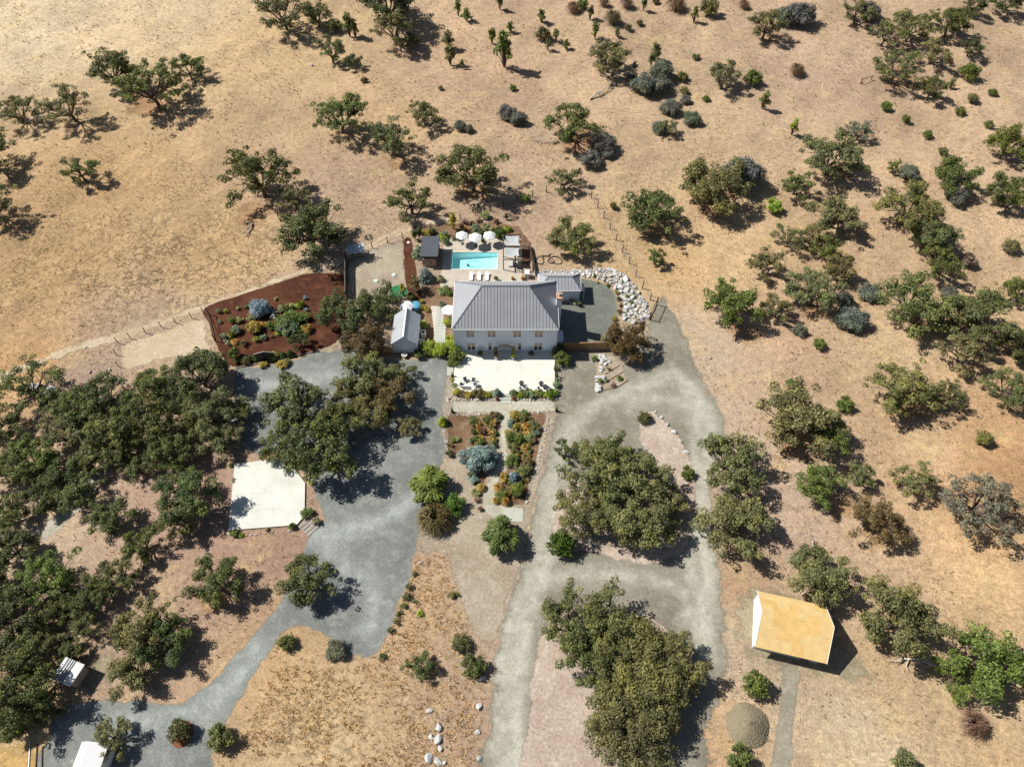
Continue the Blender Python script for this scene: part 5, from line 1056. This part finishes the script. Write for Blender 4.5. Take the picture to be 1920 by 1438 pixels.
cone_ = at(766, 456); oo = MB().lathe([(.3, 0), (.32, .2), (.05, .3)], 12).build('white_bucket_lid', white_m); oo.location = cone_; tag(oo, 'small white lid lying on the mulch strip', 'lid')

# ------------------------------------------------------------------ CAR under the grove, pipes, mulch ring
def car(loc, rz, label):
    t = thing('parked_car', loc, label, 'car', rz=rz); wp = plain('white_car_paint', (.80, .80, .80), .25, .03, 1, .5)
    m = MB(); prof = [(-2.3, .5), (-2.35, .85), (-2.1, 1.02), (-1.9, 1.55), (-.2, 1.62), (.7, 1.05), (2.0, .92), (2.25, .75), (2.25, .45)]
    n = len(prof); V = []
    for sgn in (-1, 1):
        for x, z in prof: V.append((x, sgn*(.9 if z < 1.1 else .72), z))
    m.add(V, [tuple(range(n))]+[tuple(range(2*n-1, n-1, -1))]+[(i, n+i, n+(i+1) % n, (i+1) % n) for i in range(n)]); m.build('body', wp, t, bevel=.06)
    g = MB().add([(-.17, -.66, 1.61), (.66, -.80, 1.08), (.66, .80, 1.08), (-.17, .66, 1.61)], [(0, 1, 2, 3)]); g.v = [(a+.02, b, c+.015) for a, b, c in g.v]; g.build('windscreen', glass, t)
    for sgn in (-1, 1):
        MB().add([(-1.75, sgn*.765, 1.5), (-.3, sgn*.75, 1.55), (.45, sgn*.89, 1.10), (-1.95, sgn*.89, 1.10)], [(0, 1, 2, 3) if sgn < 0 else (3, 2, 1, 0)]).build('side_window', glass, t)
        for x in (-1.45, 1.4):
            wh = MB().tube([(x, sgn*.78, .33), (x, sgn*.95, .33)], .33, 16).build('wheel', pipe_m, t); MB().tube([(x, sgn*.95, .33), (x, sgn*.965, .33)], .2, 12).build('rim', galv, wh)
        MB().box((2.24, sgn*.65, .72), (.06, .35, .14)).build('headlight', glass, t)
    return t
car(tuple(at(80, 733, .5)*[1, 1, 0]), -.12, 'white car parked half hidden under the oaks near the dirt track')
for i, (a, b, lb) in enumerate((((57, 1388), (54, 1450), 'pale steel pipe lying on the tan dirt'), ((70, 1395), (67, 1450), 'dark pipe lying on the tan dirt next to the pale one'), ((80, 1400), (79, 1450), 'dark pipe nearest the gravel on the tan dirt'))):
    p, q = at(*a), at(*b); o = MB().tube([(0, 0, .08), tuple(q-p+[0, 0, .08])], .07, 6).build('ground_pipe', galv if i == 0 else brown_w); o.location = p; tag(o, lb, 'pipe')
p = at(342, 1376); mr = MB().lathe([(1.25, 0), (1.2, .05), (.1, .12)], 20).build('mulch_ring', plain('ring_mulch', alb(150, 92, 66), .95, .3, 4)); mr.location = p; mr.scale = (1.1, 1.3, 1); tag(mr, 'brown mulch ring around the dark bush on the gravel', 'mulch ring')

# ------------------------------------------------------------------ DEAD WOOD
def dead_limb(px, py, L, ang, label, seed, mat=dead_m, rad=.22, name='fallen_limb'):
    rs = np.random.RandomState(seed); p = ground_at(px, py); t = thing(name, tuple(p), label, 'dead wood', rz=ang); m = MB()
    main = [(0, 0, .2), (L*.3, .3, .5), (L*.6, -.1, .6), (L, .4, .9)]; m.tube(main, [rad, rad*.8, rad*.55, rad*.2], 7); m.build('stem', mat, t, True)
    for i in range(9):
        f = rs.uniform(.25, .95); s = np.array([L*f, .1, .5+.3*f]); a = rs.uniform(-1.3, 1.3); l = L*rs.uniform(.2, .45); d = np.array([math.cos(a), math.sin(a), rs.uniform(-.1, .4)])
        e = s+d*l; mid = s+d*l*.5+rs.uniform(-.15, .15, 3)*l; e[2] = max(e[2], .08)
        MB().tube([tuple(s), tuple(mid), tuple(e), tuple(e+rs.uniform(-.4, .4, 3)*[1, 1, .2]*l*.4)], [rad*.4, rad*.28, rad*.15, rad*.05], 5).build('branch', mat, t, True)
    return t
dead_limb(1776, 1250, 6.5, 2.95, 'bleached fallen oak limb with bare branches on the dirt beside the green oak', 1, rad=.28)
dead_limb(1740, 1212, 4.5, 2.4, 'thinner bleached limb above the big fallen one', 2, rad=.14)
dead_limb(1106, 188, 6.0, .75, 'grey fallen dead tree on the slope above the leaning oak', 3, rad=.22)
dead_limb(1048, 268, 6.0, 3.0, 'dead grey limbs reaching out below the leaning oak', 4, rad=.16)
dead_limb(1530, 1030, 2.5, 1.9, 'short bleached limb lying above the new building', 6, rad=.1)
dead_limb(1189, 128, 1.6, 1.3, 'charred black stump among the grey shrubs', 5, dark_m, .35, 'burnt_stump')
dead_limb(474, 420, 4.2, -1.75, 'bare grey roots spreading from the tall open oak on the straw field', 7, grey_w, .22, 'bare_roots')
for a, b, lb in (((488, 78), (505, 106), 'dark fallen pole on the straw slope, upper piece'), ((521, 160), (531, 174), 'dark fallen pole on the straw slope, lower piece')):
    p, q = ground_at(*a), ground_at(*b); o = MB().tube([(0, 0, .1), tuple(q-p+[0, 0, .1])], .09, 6).build('fallen_pole', grey_w); o.location = p; tag(o, lb, 'pole')

# ------------------------------------------------------------------ PATIO FURNITURE, POTS, ARCH
ch = thing('patio_chair', (0, 0, 0), '', 'chair'); chair_w = plain('white_frame', (.78, .78, .77), .5, .04); cush = plain('charcoal_cushion', (.045, .045, .05), .9, .1)
MB().box((0, 0, .44), (.60, .60, .12)).build('seat', cush, ch, bevel=.03); MB().box((0, .34, .66), (.66, .07, .42)).build('backrest', chair_w, ch, bevel=.02)
for a in (-.34, .34):
    MB().box((a, .02, .58), (.06, .62, .05)).build('armrest', chair_w, ch)
    for b in (-.27, .29): MB().box((a, b, .28), (.05, .05, .56)).build('leg', chair_w, ch)
c4 = lambda x, y: (820+x/7.385, 640+y/7.385)
first = True
for x, y, rz, gp in ((385, 530, .4, 'l'), (500, 540, -.3, 'l'), (340, 600, 1.2, 'l'), (525, 600, -1.4, 'l'), (1147, 655, 2.4, 'r'), (1215, 642, -2.2, 'r'), (1400, 655, 2.2, 'r'), (1535, 645, -2.0, 'r')):
    p = at(*c4(x, y), PZ+.4); loc = (p[0], p[1], PZ); lb = 'white chair with charcoal seat '+('beside the white bench on the patio' if gp == 'l' else 'by the round tables on the patio'); g = 'patio chairs by the bench' if gp == 'l' else 'patio chairs by the round tables'
    if first: ch.location = loc; ch.rotation_euler = (0, 0, rz); ch['label'] = lb; ch['group'] = g; first = False
    else: copy_tree(ch, loc, rz, lb, g)
tb0 = thing('round_table', tuple(at(*c4(1165, 605), PZ)), 'round dark patio table standing apart towards the steps', 'table')
MB().lathe([(.42, 0), (.42, .04)], 18, (0, 0, .7)).build('top', cush, tb0); MB().tube([(0, 0, 0), (0, 0, .7)], .05, 8).build('pedestal', dark_m, tb0); MB().lathe([(.28, 0), (.28, .03)], 14).build('foot', dark_m, tb0)
copy_tree(tb0, tuple(at(*c4(1437, 610), PZ)), 0, 'round dark patio table nearer the house wall of the right pair'); copy_tree(tb0, tuple(at(*c4(1490, 655), PZ)), 0, 'round dark patio table nearer the planted edge of the right pair')
bn = thing('patio_bench', tuple(at(*c4(380, 640), PZ)), 'white slatted bench at the planted edge of the patio', 'bench')
for i in range(4): MB().box((0, -.2+.13*i, .45), (1.5, .11, .04)).build('slat', chair_w, bn)
for i in range(3): MB().box((0, -.32, .55+.12*i), (1.5, .04, .1)).build('slat', chair_w, bn)
for a in (-.65, .65):
    for b in (-.2, .2): MB().box((a, b, .22), (.06, .06, .44)).build('leg', chair_w, bn)
def pot(loc, label, mat, r=.28, h=.5, foliage=None, col='G', fs=1.0, ft=1.0):
    t = thing('plant_pot', loc, label, 'plant pot'); MB().lathe([(r*.7, 0), (r, h*.8), (r*1.12, h*.9), (r*1.1, h), (r*.9, h), (r*.85, h*.9)], 16).build('pot', mat, t, True)
    MB().lathe([(r*.86, h*.86), (r*.8, h*.9)], 12).build('soil', soilpot, t)
    if foliage:
        v = LIB[foliage][0]; o = part('foliage', v['crown'], None, t); o.location = (0, 0, h*.85); k_ = fs/v['R']; o.scale = (k_, k_, k_*ft); c = LC[col]; o.color = (*c, 1)
        if v['trunk'] is not None: s_ = part('stem', v['trunk'], None, t); s_.location = (0, 0, h*.85); s_.scale = (k_, k_, k_*ft)
    return t
c2 = lambda x, y: (830+x/6.857, 510+y/6.857)
pot(tuple(at(*c2(482, 1068), PZ)), 'white pot with clipped cone left of the arched front door', trim, .32, .5, 'cone', 'D', .42, .85)
pot(tuple(at(*c2(1137, 1068), PZ)), 'white pot with clipped cone right of the arched front door', trim, .32, .5, 'cone', 'D', .42, .85)
pot(tuple(at(*c2(688, 1112), PZ)), 'white pot at the left foot of the arched trellis', trim, .34, .55, 'mini', 'Z', .5)
pot(tuple(at(*c2(905, 1115), PZ)), 'white pot with yellow green plant at the right foot of the trellis', trim, .34, .55, 'mini', 'V', .6)
pot(tuple(at(931.5, 750)), 'terracotta pot at the left of the patio steps', terra, .28, .5, 'mini', 'R', .3); pot(tuple(at(962.5, 749)), 'terracotta pot at the right of the patio steps', terra, .28, .5, 'mini', 'R', .3)
pot(tuple(at(930, 526, DZ)), 'planted pot between the sun loungers and the pale deck slab', trim, .28, .4, 'tuss', 'B', .6); pot(tuple(at(961, 524, DZ)), 'orange flowering pot at the back of the house', terra, .3, .35, 'mini', 'A', .35); pot(tuple(at(980, 524, DZ)), 'orange flowering pot beside the equipment cabinet', terra, .35, .35, 'mini', 'A', .42)
for x, y, lb in ((1650, 400, 'white pot with ferns on the side yard near the chimney'), (1700, 415, 'white round pot on the side yard next to the fern pot'), (1755, 440, 'dark leafy pot on the side yard beyond the white pots')):
    pot(tuple(at(*c2(x, y))), lb, trim if x < 1740 else dark_m, .35, .5, 'mini', 'G', .45)
ar = thing('arched_trellis', (dx, 79.3, PZ), 'arched dark trellis grown with climbing vines over the front door', 'trellis')
for dy in (-.15, .15):
    arc = [(-1.55, dy, 0), (-1.55, dy, 1.7)]+[(-1.55*math.cos(a), dy, 1.7+1.25*math.sin(a)) for a in np.linspace(.15, math.pi-.15, 14)]+[(1.55, dy, 1.7), (1.55, dy, 0)]
    MB().tube(arc, .06, 6).build('arch', dark_m, ar, True)
for i in range(9):
    a = math.pi*i/8; MB().beam((-1.55*math.cos(a), -.15, 1.7+1.25*math.sin(a)), (-1.55*math.cos(a), .15, 1.7+1.25*math.sin(a)), .04).build('rung', dark_m, ar)
rs = np.random.RandomState(77)
for sgn in (-1, 1):
    P = np.array([(sgn*1.55+rs.uniform(-.1, .1), rs.uniform(-.2, .2), z) for z in np.linspace(.3, 2.3, 14)]); cr_ = puffs_to_leaves(rs, 'vine', P, np.full(len(P), .26), 1, .13, .9, 0, -.9)
    o = part('vine', cr_, None, ar); o.color = (*LC['Z' if sgn < 0 else 'E'], 1)

# ------------------------------------------------------------------ GARDEN PLANTING
def garden(lst, label, group):
    for e in lst:
        plant(e[3], e[0], e[1], e[2]*1.22, e[4], label if len(e) < 7 else e[6], group if len(e) < 7 else None, e[5] if len(e) > 5 else 1.0)
cm_ = lambda x, y: (380+x/7.385, 550+y/7.385)
def gz(lst, f): return [(*f(e[0], e[1]), *e[2:]) for e in lst]
garden(gz([(805, 195, 31, 'grey', 'U', 1.1, 'large silvery blue shrub in the mulch bed beside two white chairs'), (1150, 400, 34, 'bush', 'B'), (1225, 320, 30, 'bush', 'B', .8), (1390, 335, 22, 'bush', 'B', .8), (1180, 490, 32, 'bush', 'S'), (690, 480, 25, 'bush', 'E'), (760, 480, 16, 'bush', 'B'), (1440, 480, 20, 'tuss', 'A'),
      (1340, 490, 14, 'mini', 'V'), (410, 380, 14, 'mini', 'B'), (505, 370, 14, 'mini', 'L'), (640, 345, 14, 'mini', 'L'), (715, 315, 14, 'mini', 'L'), (850, 430, 13, 'tuss', 'A'), (940, 440, 15, 'bush', 'B'), (450, 510, 18, 'bush', 'S'), (390, 565, 13, 'tuss', 'V'), (740, 630, 11, 'mini', 'V'), (840, 612, 13, 'mini', 'S'),
      (950, 590, 8, 'mini', 'B'), (1050, 540, 12, 'tuss', 'V'), (440, 665, 14, 'tuss', 'A'), (440, 830, 18, 'bush', 'B', 1.6), (1090, 215, 13, 'mini', 'L'), (1160, 195, 13, 'mini', 'B'), (1220, 180, 13, 'mini', 'L'), (1280, 165, 13, 'mini', 'L'), (1350, 148, 15, 'tuss', 'V'), (320, 245, 9, 'mini', 'V'),
      (220, 240, 9, 'mini', 'S'), (490, 210, 8, 'mini', 'L'), (590, 185, 9, 'mini', 'B'), (240, 395, 8, 'mini', 'S'), (300, 590, 12, 'mini', 'S'), (1420, 60, 9, 'mini', 'U'), (1020, 75, 8, 'mini', 'L'), (560, 690, 14, 'mini', 'Z'), (1440, 225, 8, 'mini', 'U'), (1245, 330, 11, 'mini', 'V'), (330, 690, 12, 'mini', 'S'),
      (970, 870, 17, 'bush', 'V'), (600, 925, 16, 'bush', 'D'), (480, 930, 12, 'bush', 'D'), (1090, 990, 18, 'bush', 'E', .7), (1160, 960, 16, 'bush', 'O', .7), (840, 985, 14, 'bush', 'E', .7), (1340, 650, 34, 'small', 'D', 1.1, 'dark leafy small tree at the lower edge of the mulch bed')], cm_),
     'low garden plant growing in the brown mulch bed', 'plants in the mulch bed')
garden(gz([(650, 900, 9, 'cone', 'D'), (720, 880, 10, 'cone', 'D'), (1110, 845, 11, 'cone', 'D'), (1205, 820, 11, 'cone', 'D')], cm_), 'small dark conifer in the row beside the black peaked gate', 'conifers beside the black gate')
for (x, y, rz), lb in (((1012, 275, 2.2), 'white garden chair in the mulch bed nearer the silvery shrub'), ((978, 358, -.4), 'white garden chair in the mulch bed farther from the silvery shrub')):
    t = copy_tree(ch, tuple(at(*cm_(x, y))), rz, lb, None); del t['group']
    t.name = 'garden_chair'; t.children[0].data = t.children[0].data.copy(); t.children[0].data.materials[0] = chair_w
st = thing('small_table', tuple(at(*cm_(985, 302))), 'small white round table between the two garden chairs', 'table'); MB().lathe([(.3, 0), (.3, .04)], 14, (0, 0, .45)).build('top', chair_w, st); MB().tube([(0, 0, 0), (0, 0, .45)], .04, 6).build('leg', chair_w, st)
g3 = lambda x, y: (740+x/3.995, 700+y/3.995)
garden(gz([(590, 370, 14, 'bush', 'B'), (625, 378, 13, 'tuss', 'A'), (600, 350, 12, 'mini', 'B'), (690, 345, 18, 'bush', 'O'), (740, 320, 15, 'bush', 'R'), (770, 315, 13, 'bush', 'G'), (745, 375, 14, 'mini', 'A'), (760, 350, 12, 'mini', 'L'), (722, 435, 14, 'mini', 'A'), (738, 490, 14, 'mini', 'E'), (640, 488, 15, 'tuss', 'A'), (665, 430, 13, 'mini', 'R'),
      (590, 430, 12, 'bush', 'D'), (640, 510, 14, 'mini', 'B'), (575, 505, 10, 'tuss', 'S'), (590, 790, 16, 'grey', 'U', .8), (650, 852, 16, 'tuss', 'A'), (600, 888, 15, 'tuss', 'L'), (620, 900, 12, 'mini', 'L'), (620, 950, 10, 'mini', 'R'), (640, 1010, 9, 'mini', 'R'), (440, 500, 11, 'mini', 'B'), (415, 540, 12, 'mini', 'Z'), (410, 600, 13, 'bush', 'D'), (470, 495, 10, 'mini', 'L'),
      (570, 755, 12, 'mini', 'Z')], g3), 'colourful garden plant in the bed left of the garden path', 'plants left of the garden path')
garden(gz([(905, 315, 18, 'bush', 'A', .9), (955, 330, 17, 'bush', 'O'), (875, 365, 12, 'cone', 'U', .8), (910, 395, 15, 'mini', 'E'), (985, 390, 15, 'tuss', 'A'), (1040, 395, 18, 'bush', 'O'), (870, 480, 19, 'bush', 'B'), (920, 490, 19, 'bush', 'B'), (985, 440, 15, 'mini', 'A'), (1050, 440, 15, 'grey', 'S', .9), (1005, 480, 15, 'mini', 'L'), (850, 440, 13, 'mini', 'E'), (980, 555, 16, 'tuss', 'A'), (885, 560, 18, 'bush', 'O', .8),
      (1040, 500, 13, 'mini', 'R'), (880, 655, 22, 'bush', 'B', .9), (900, 680, 14, 'mini', 'S'), (990, 660, 18, 'bush', 'Z'), (975, 730, 20, 'bush', 'O'), (1005, 700, 14, 'mini', 'O'), (810, 775, 17, 'mini', 'E'), (855, 810, 14, 'mini', 'O'), (775, 850, 18, 'tuss', 'A'), (800, 915, 22, 'bush', 'B', .8), (845, 890, 14, 'mini', 'Z'), (830, 955, 16, 'tuss', 'A'), (760, 950, 14, 'tuss', 'A'), (870, 870, 10, 'mini', 'R'),
      (925, 880, 25, 'bush', 'B', 1.0, 'round bright green bush at the lower end of the right garden bed'), (890, 770, 17, 'cone', 'U', 1.0, 'small blue conifer in the right garden bed'), (970, 300, 12, 'mini', 'B'), (1060, 380, 10, 'mini', 'S')], g3), 'colourful garden plant in the bed right of the garden path', 'plants right of the garden path')
rg = random.Random(31)
def infill(poly, n, label, group, cols, wmin=7, wmax=14):
    k_ = 0
    bx = np.array(poly)
    while k_ < n:
        q = (rg.uniform(bx[:, 0].min(), bx[:, 0].max()), rg.uniform(bx[:, 1].min(), bx[:, 1].max()))
        if pdist(np.array([q]), bx.astype(float))[0] > -3: continue
        plant(rg.choice(('mini', 'mini', 'tuss', 'bush')), q[0], q[1], rg.uniform(wmin, wmax), rg.choice(cols), label, group, rg.uniform(.8, 1.2)); k_ += 1
infill([(880, 778), (934, 776), (934, 812), (930, 846), (905, 850), (885, 830)], 30, 'colourful garden plant in the bed left of the garden path', 'plants left of the garden path', 'EALBBOZG')
infill([(960, 775), (1008, 776), (1006, 830), (996, 880), (984, 940), (956, 940), (936, 918), (958, 870)], 62, 'colourful garden plant in the bed right of the garden path', 'plants right of the garden path', 'EALBBOZGS')
plant('weep', 900, 858, 68, (.17, .25, .24), 'silvery blue weeping conifer over the garden path', None, .8, 'weeping_conifer')
plant('weep', 940, 1000, 82, (.125, .175, .05), 'feathery green willow beside the main road', None, 1.0)
plant('weep', 803, 912, 84, (.17, .215, .05), 'fluffy yellow green tree at the edge of the gravel court', None, .8)
plant('bigtuss', 815, 970, 72, 'Z', 'brownish ornamental grass below the fluffy yellow green tree', None, 1.0); plant('bush', 853, 945, 42, (.10, .165, .03), 'leafy green bush beside the brownish ornamental grass', None, 1.0)
plant('cone', 830, 788, 17, 'V', 'yellow green rounded conifer at the corner of the gravel court', None, 1.0)
garden([(858, 735, 15, 'bush', 'E', .9), (868, 739, 13, 'bush', 'R', .8), (878, 740, 14, 'bush', 'E', .8), (888, 738, 13, 'bush', 'B', .8), (898, 738, 18, 'bush', 'Z', .9), (908, 740, 14, 'bush', 'E', .8), (918, 739, 12, 'bush', 'B', .8), (926, 737, 12, 'bush', 'L', .8), (850, 722, 10, 'mini', 'L'), (848, 712, 9, 'mini', 'E'), (932, 735, 12, 'cone', 'U', .9)],
       'shrub in the planting strip left of the patio steps', 'shrubs left of the patio steps')
garden([(963, 736, 13, 'cone', 'S', .8), (974, 739, 13, 'bush', 'V', .8), (984, 737, 14, 'bush', 'B', .9), (995, 739, 16, 'bush', 'S', .9), (1005, 737, 13, 'bush', 'E', .8), (1014, 738, 14, 'bush', 'B', .8), (1024, 740, 12, 'bush', 'V', .8), (1034, 739, 17, 'bush', (.14, .2, .02), .9), (1044, 722, 14, 'bush', 'S', .9), (1042, 735, 12, 'bush', 'L', .8), (1046, 712, 10, 'mini', 'S')],
       'shrub in the planting strip right of the patio steps', 'shrubs right of the patio steps')
for x, y, lb in ((848.5, 707, 'slim dark cypress at the left side of the patio'), (1044, 707, 'slim dark cypress at the right side of the patio'), (848, 773, 'slim dark cypress at the left end of the cross path'), (1043, 771, 'slim dark cypress at the right end of the cross path')):
    p = at(x, y); plant('column', 0, 0, .5, 'D', lb, world=p)
garden([(803, 650, 26, 'bush', 'V', 1.0), (828, 655, 28, 'bush', 'V', 1.0), (843, 655, 28, 'bush', 'V', 1.1), (857, 668, 28, 'bush', 'B', 1.0), (850, 648, 22, 'bush', 'V', 1.0), (790, 662, 22, 'bush', 'G', .8), (848, 680, 16, 'bush', 'B', .9)], 'bright yellow green hedge bush between the cottage and the house', 'hedge between cottage and house')
garden([(840, 605, 15, 'bush', 'V'), (845, 637, 16, 'bush', 'V'), (794, 608, 15, 'bush', 'V'), (793, 575, 11, 'mini', 'E'), (798, 580, 10, 'mini', 'E'), (791, 565, 9, 'mini', 'E'), (828, 570, 12, 'tuss', 'S'), (828, 546, 16, 'tuss', 'L'), (836, 540, 12, 'bush', 'S'), (826, 522, 13, 'tuss', 'L'), (842, 548, 11, 'bush', 'B'), (755, 543, 15, 'sapling', 'E'), (779, 533, 26, 'sapling', 'Z', .9), (770, 555, 14, 'bush', 'B')],
       'small plant in the courtyard behind the cottage', 'courtyard plants')
plant('cone', 797, 513, 25, 'U', 'blue spruce beside the cabana wall', None, 1.0, vi=0); plant('cone', 785, 470, 22, 'S', 'grey green conifer on the mulch strip left of the cabana', None, .8); plant('sapling', 777, 440, 16, 'G', 'dark green upright shrub at the corner behind the cabana', None, 1.0)
garden([(849, 414, 18, 'sapling', 'E', 1.0), (800, 438, 18, 'bush', 'E'), (936, 436, 20, 'bush', (.07, .14, .02)), (952, 429, 14, 'tuss', 'V'), (891, 428, 16, 'bush', 'S'), (875, 430, 12, 'mini', 'A'), (911, 425, 15, 'tuss', 'L'), (910, 403, 16, 'bush', 'L'), (949, 406, 9, 'sapling', 'G'), (835, 452, 14, 'tuss', 'S'), (828, 445, 13, 'bush', 'V'), (834, 440, 13, 'bush', 'S'), (785, 437, 13, 'sapling', 'D'), (811, 434, 14, 'bush', 'D'), (866, 425, 10, 'mini', 'R'),
        (900, 435, 12, 'mini', 'G'), (922, 430, 12, 'mini', 'L'), (885, 418, 10, 'mini', 'R'), (860, 448, 10, 'mini', 'G'), (850, 446, 10, 'tuss', 'L'), (905, 450, 9, 'mini', 'G'), (930, 415, 12, 'mini', 'R'), (895, 412, 12, 'mini', 'T'), (870, 415, 12, 'mini', 'T')],
       'plant on the bank behind the pool umbrellas', 'plants behind the pool')
garden([(1049, 655, 24, 'bush', 'D', 1.1), (1053, 672, 28, 'bush', 'B', 1.0), (1044, 690, 10, 'mini', 'D')], 'bush at the right front corner of the house', 'bushes at the right corner of the house')
garden([(1160, 560, 9, 'mini', 'Z'), (1162, 572, 9, 'mini', 'R'), (1161, 584, 10, 'mini', 'Z'), (1155, 548, 8, 'mini', 'L'), (1140, 535, 8, 'mini', 'B'), (1120, 528, 7, 'mini', 'L'), (1183, 566, 9, 'tuss', 'B'), (1175, 555, 8, 'tuss', 'L'), (1190, 552, 7, 'tuss', 'B'), (1172, 590, 8, 'tuss', 'B'), (1115, 518, 7, 'tuss', 'B'), (1168, 530, 7, 'tuss', 'L'), (1152, 597, 10, 'mini', 'E'), (1133, 634, 10, 'mini', 'L')],
       'tufted plant along the foot of the white rock bank', 'plants along the rock bank')
garden([(1115, 672, 12, 'mini', 'B'), (1162, 709, 11, 'tuss', 'B'), (1141, 690, 9, 'mini', 'Z'), (1125, 713, 10, 'tuss', 'L'), (1150, 722, 10, 'mini', 'T'), (1136, 712, 9, 'tuss', 'L')], 'small plant in the timber edged planter by the driveway', 'plants in the timber edged planter')
garden([(440, 1000, 16, 'bush', 'B', .8), (452, 1003, 10, 'tuss', 'V'), (548, 986, 13, 'tuss', 'B'), (576, 962, 20, 'bush', 'G', .8), (592, 975, 14, 'mini', 'L'), (500, 992, 9, 'mini', 'L'), (433, 872, 9, 'tuss', 'B'), (439, 900, 9, 'mini', 'S'), (585, 905, 10, 'mini', 'V')], 'small plant along the rim of the concrete pad', 'plants round the concrete pad')
garden([(508, 700, 0.1, 'mini', 'G')][:0], '', '')
garden([(764, 1118, 14, 'mini', 'D'), (757, 1135, 12, 'mini', 'O'), (750, 1150, 13, 'mini', 'D'), (742, 1165, 12, 'mini', 'O'), (733, 1182, 11, 'mini', 'D'), (777, 1075, 10, 'mini', 'O'), (788, 1150, 12, 'tuss', 'V'), (778, 1128, 10, 'mini', 'O'), (717, 1230, 13, 'mini', 'D'), (768, 1100, 12, 'mini', 'Z'), (847, 1115, 14, 'mini', 'O'), (858, 1112, 10, 'mini', 'D')],
       'scrubby weed on the bank along the gravel court', 'weeds along the gravel court')

# ------------------------------------------------------------------ DRY GRASS (uncountable)
def scatter(name, n, box, color, h, wd, label, seed, avoid=True, clump=.05, region=None):
    rs = np.random.RandomState(seed); P = np.stack([rs.uniform(box[0], box[1], n), rs.uniform(box[2], box[3], n)], 1)
    dn = np.sin(P[:, 0]*.31+np.sin(P[:, 1]*.23)*2)+np.sin(P[:, 1]*.27+np.sin(P[:, 0]*.19)*2)+np.sin(P[:, 0]*.9+P[:, 1]*.7)*.6
    P = P[dn+rs.uniform(-1.6, 1.6, len(P)) > clump]
    if region is not None: P = P[pdist(P, region) < 0]
    if avoid:
        keep = np.ones(len(P), bool)
        for s_ in SHEETS:
            b0, b1 = s_.min(0), s_.max(0); idx = np.where(keep & (P > b0).all(1) & (P < b1).all(1))[0]
            if len(idx): keep[idx[pdist(P[idx], s_[::2]) < .1]] = False
        for bx in ((-11, 14, 79, 98), (-22, -16, 79, 88), (-15, 3, 96, 111), (-45.5, -31.5, 45, 59.5), (-11, 8, 72, 81)): keep &= ~((P[:, 0] > bx[0]) & (P[:, 0] < bx[1]) & (P[:, 1] > bx[2]) & (P[:, 1] < bx[3]))
        P = P[keep]
    Z = terrain(P); n = len(P); k_ = 5; a = rs.uniform(0, 6.28, (n, k_)); sz = rs.uniform(.6, 1.4, (n, 1)); d = np.stack([np.cos(a), np.sin(a)], -1); t = np.stack([-d[..., 1], d[..., 0]], -1)*wd/2*sz[..., None]
    base = np.concatenate([P, Z[:, None]], 1)[:, None, :]; V = np.empty((n, k_, 3, 3))
    V[:, :, 0, :2] = base[..., :2]+d*.04-t; V[:, :, 1, :2] = base[..., :2]+d*.04+t; V[:, :, 0, 2] = V[:, :, 1, 2] = base[..., 2]-.02
    V[:, :, 2, :2] = base[..., :2]+d*(h*sz*rs.uniform(.4, 1.1, (n, k_)))[..., None]; V[:, :, 2, 2] = base[..., 2]+h*sz*rs.uniform(.35, 1, (n, k_))
    m = n*k_; me = bpy.data.meshes.new(name); me.vertices.add(m*3); me.vertices.foreach_set('co', V.ravel()); me.loops.add(m*3); me.loops.foreach_set('vertex_index', np.arange(m*3, dtype=np.int32)); me.polygons.add(m)
    me.polygons.foreach_set('loop_start', np.arange(0, m*3, 3, dtype=np.int32)); me.polygons.foreach_set('loop_total', np.full(m, 3, np.int32))
    for nm, val in (('lv', np.repeat(rs.uniform(0, 1, n), k_)), ('pv', np.full(m, .4))):
        q = me.attributes.new(nm, 'FLOAT', 'FACE'); q.data.foreach_set('value', val.astype(np.float32))
    me.update(calc_edges=True); me.materials.append(leaf_m); o = bpy.data.objects.new(name, me); C.objects.link(o); o.color = (*color, 1); o['kind'] = 'stuff'; tag(o, label, 'grass'); return o
scatter('dry_grass', 42000, (-115, 115, 10, 140), (.46, .33, .17), .26, .10, 'short straw coloured dry grass tufts on the open ground', 1)
scatter('dry_grass', 14000, (-150, 150, 140, 215), (.48, .35, .19), .34, .14, 'sparse dry grass tufts on the far slope', 2)
scatter('brown_weeds', 9000, (-115, 115, 10, 150), (.20, .125, .07), .24, .10, 'low brown dead weeds dotted over the dry ground', 3, clump=.6)
bank_r = np.array([at(*q)[:2] for q in ((780, 1040), (830, 1040), (860, 1130), (905, 1220), (905, 1460), (640, 1460), (440, 1400), (520, 1250), (690, 1245), (740, 1160))])
scatter('straw_bank', 7000, (-40, 0, 12, 46), (.50, .34, .17), .42, .09, 'tall orange straw grass on the bank left of the road', 4, clump=-1, region=bank_r)
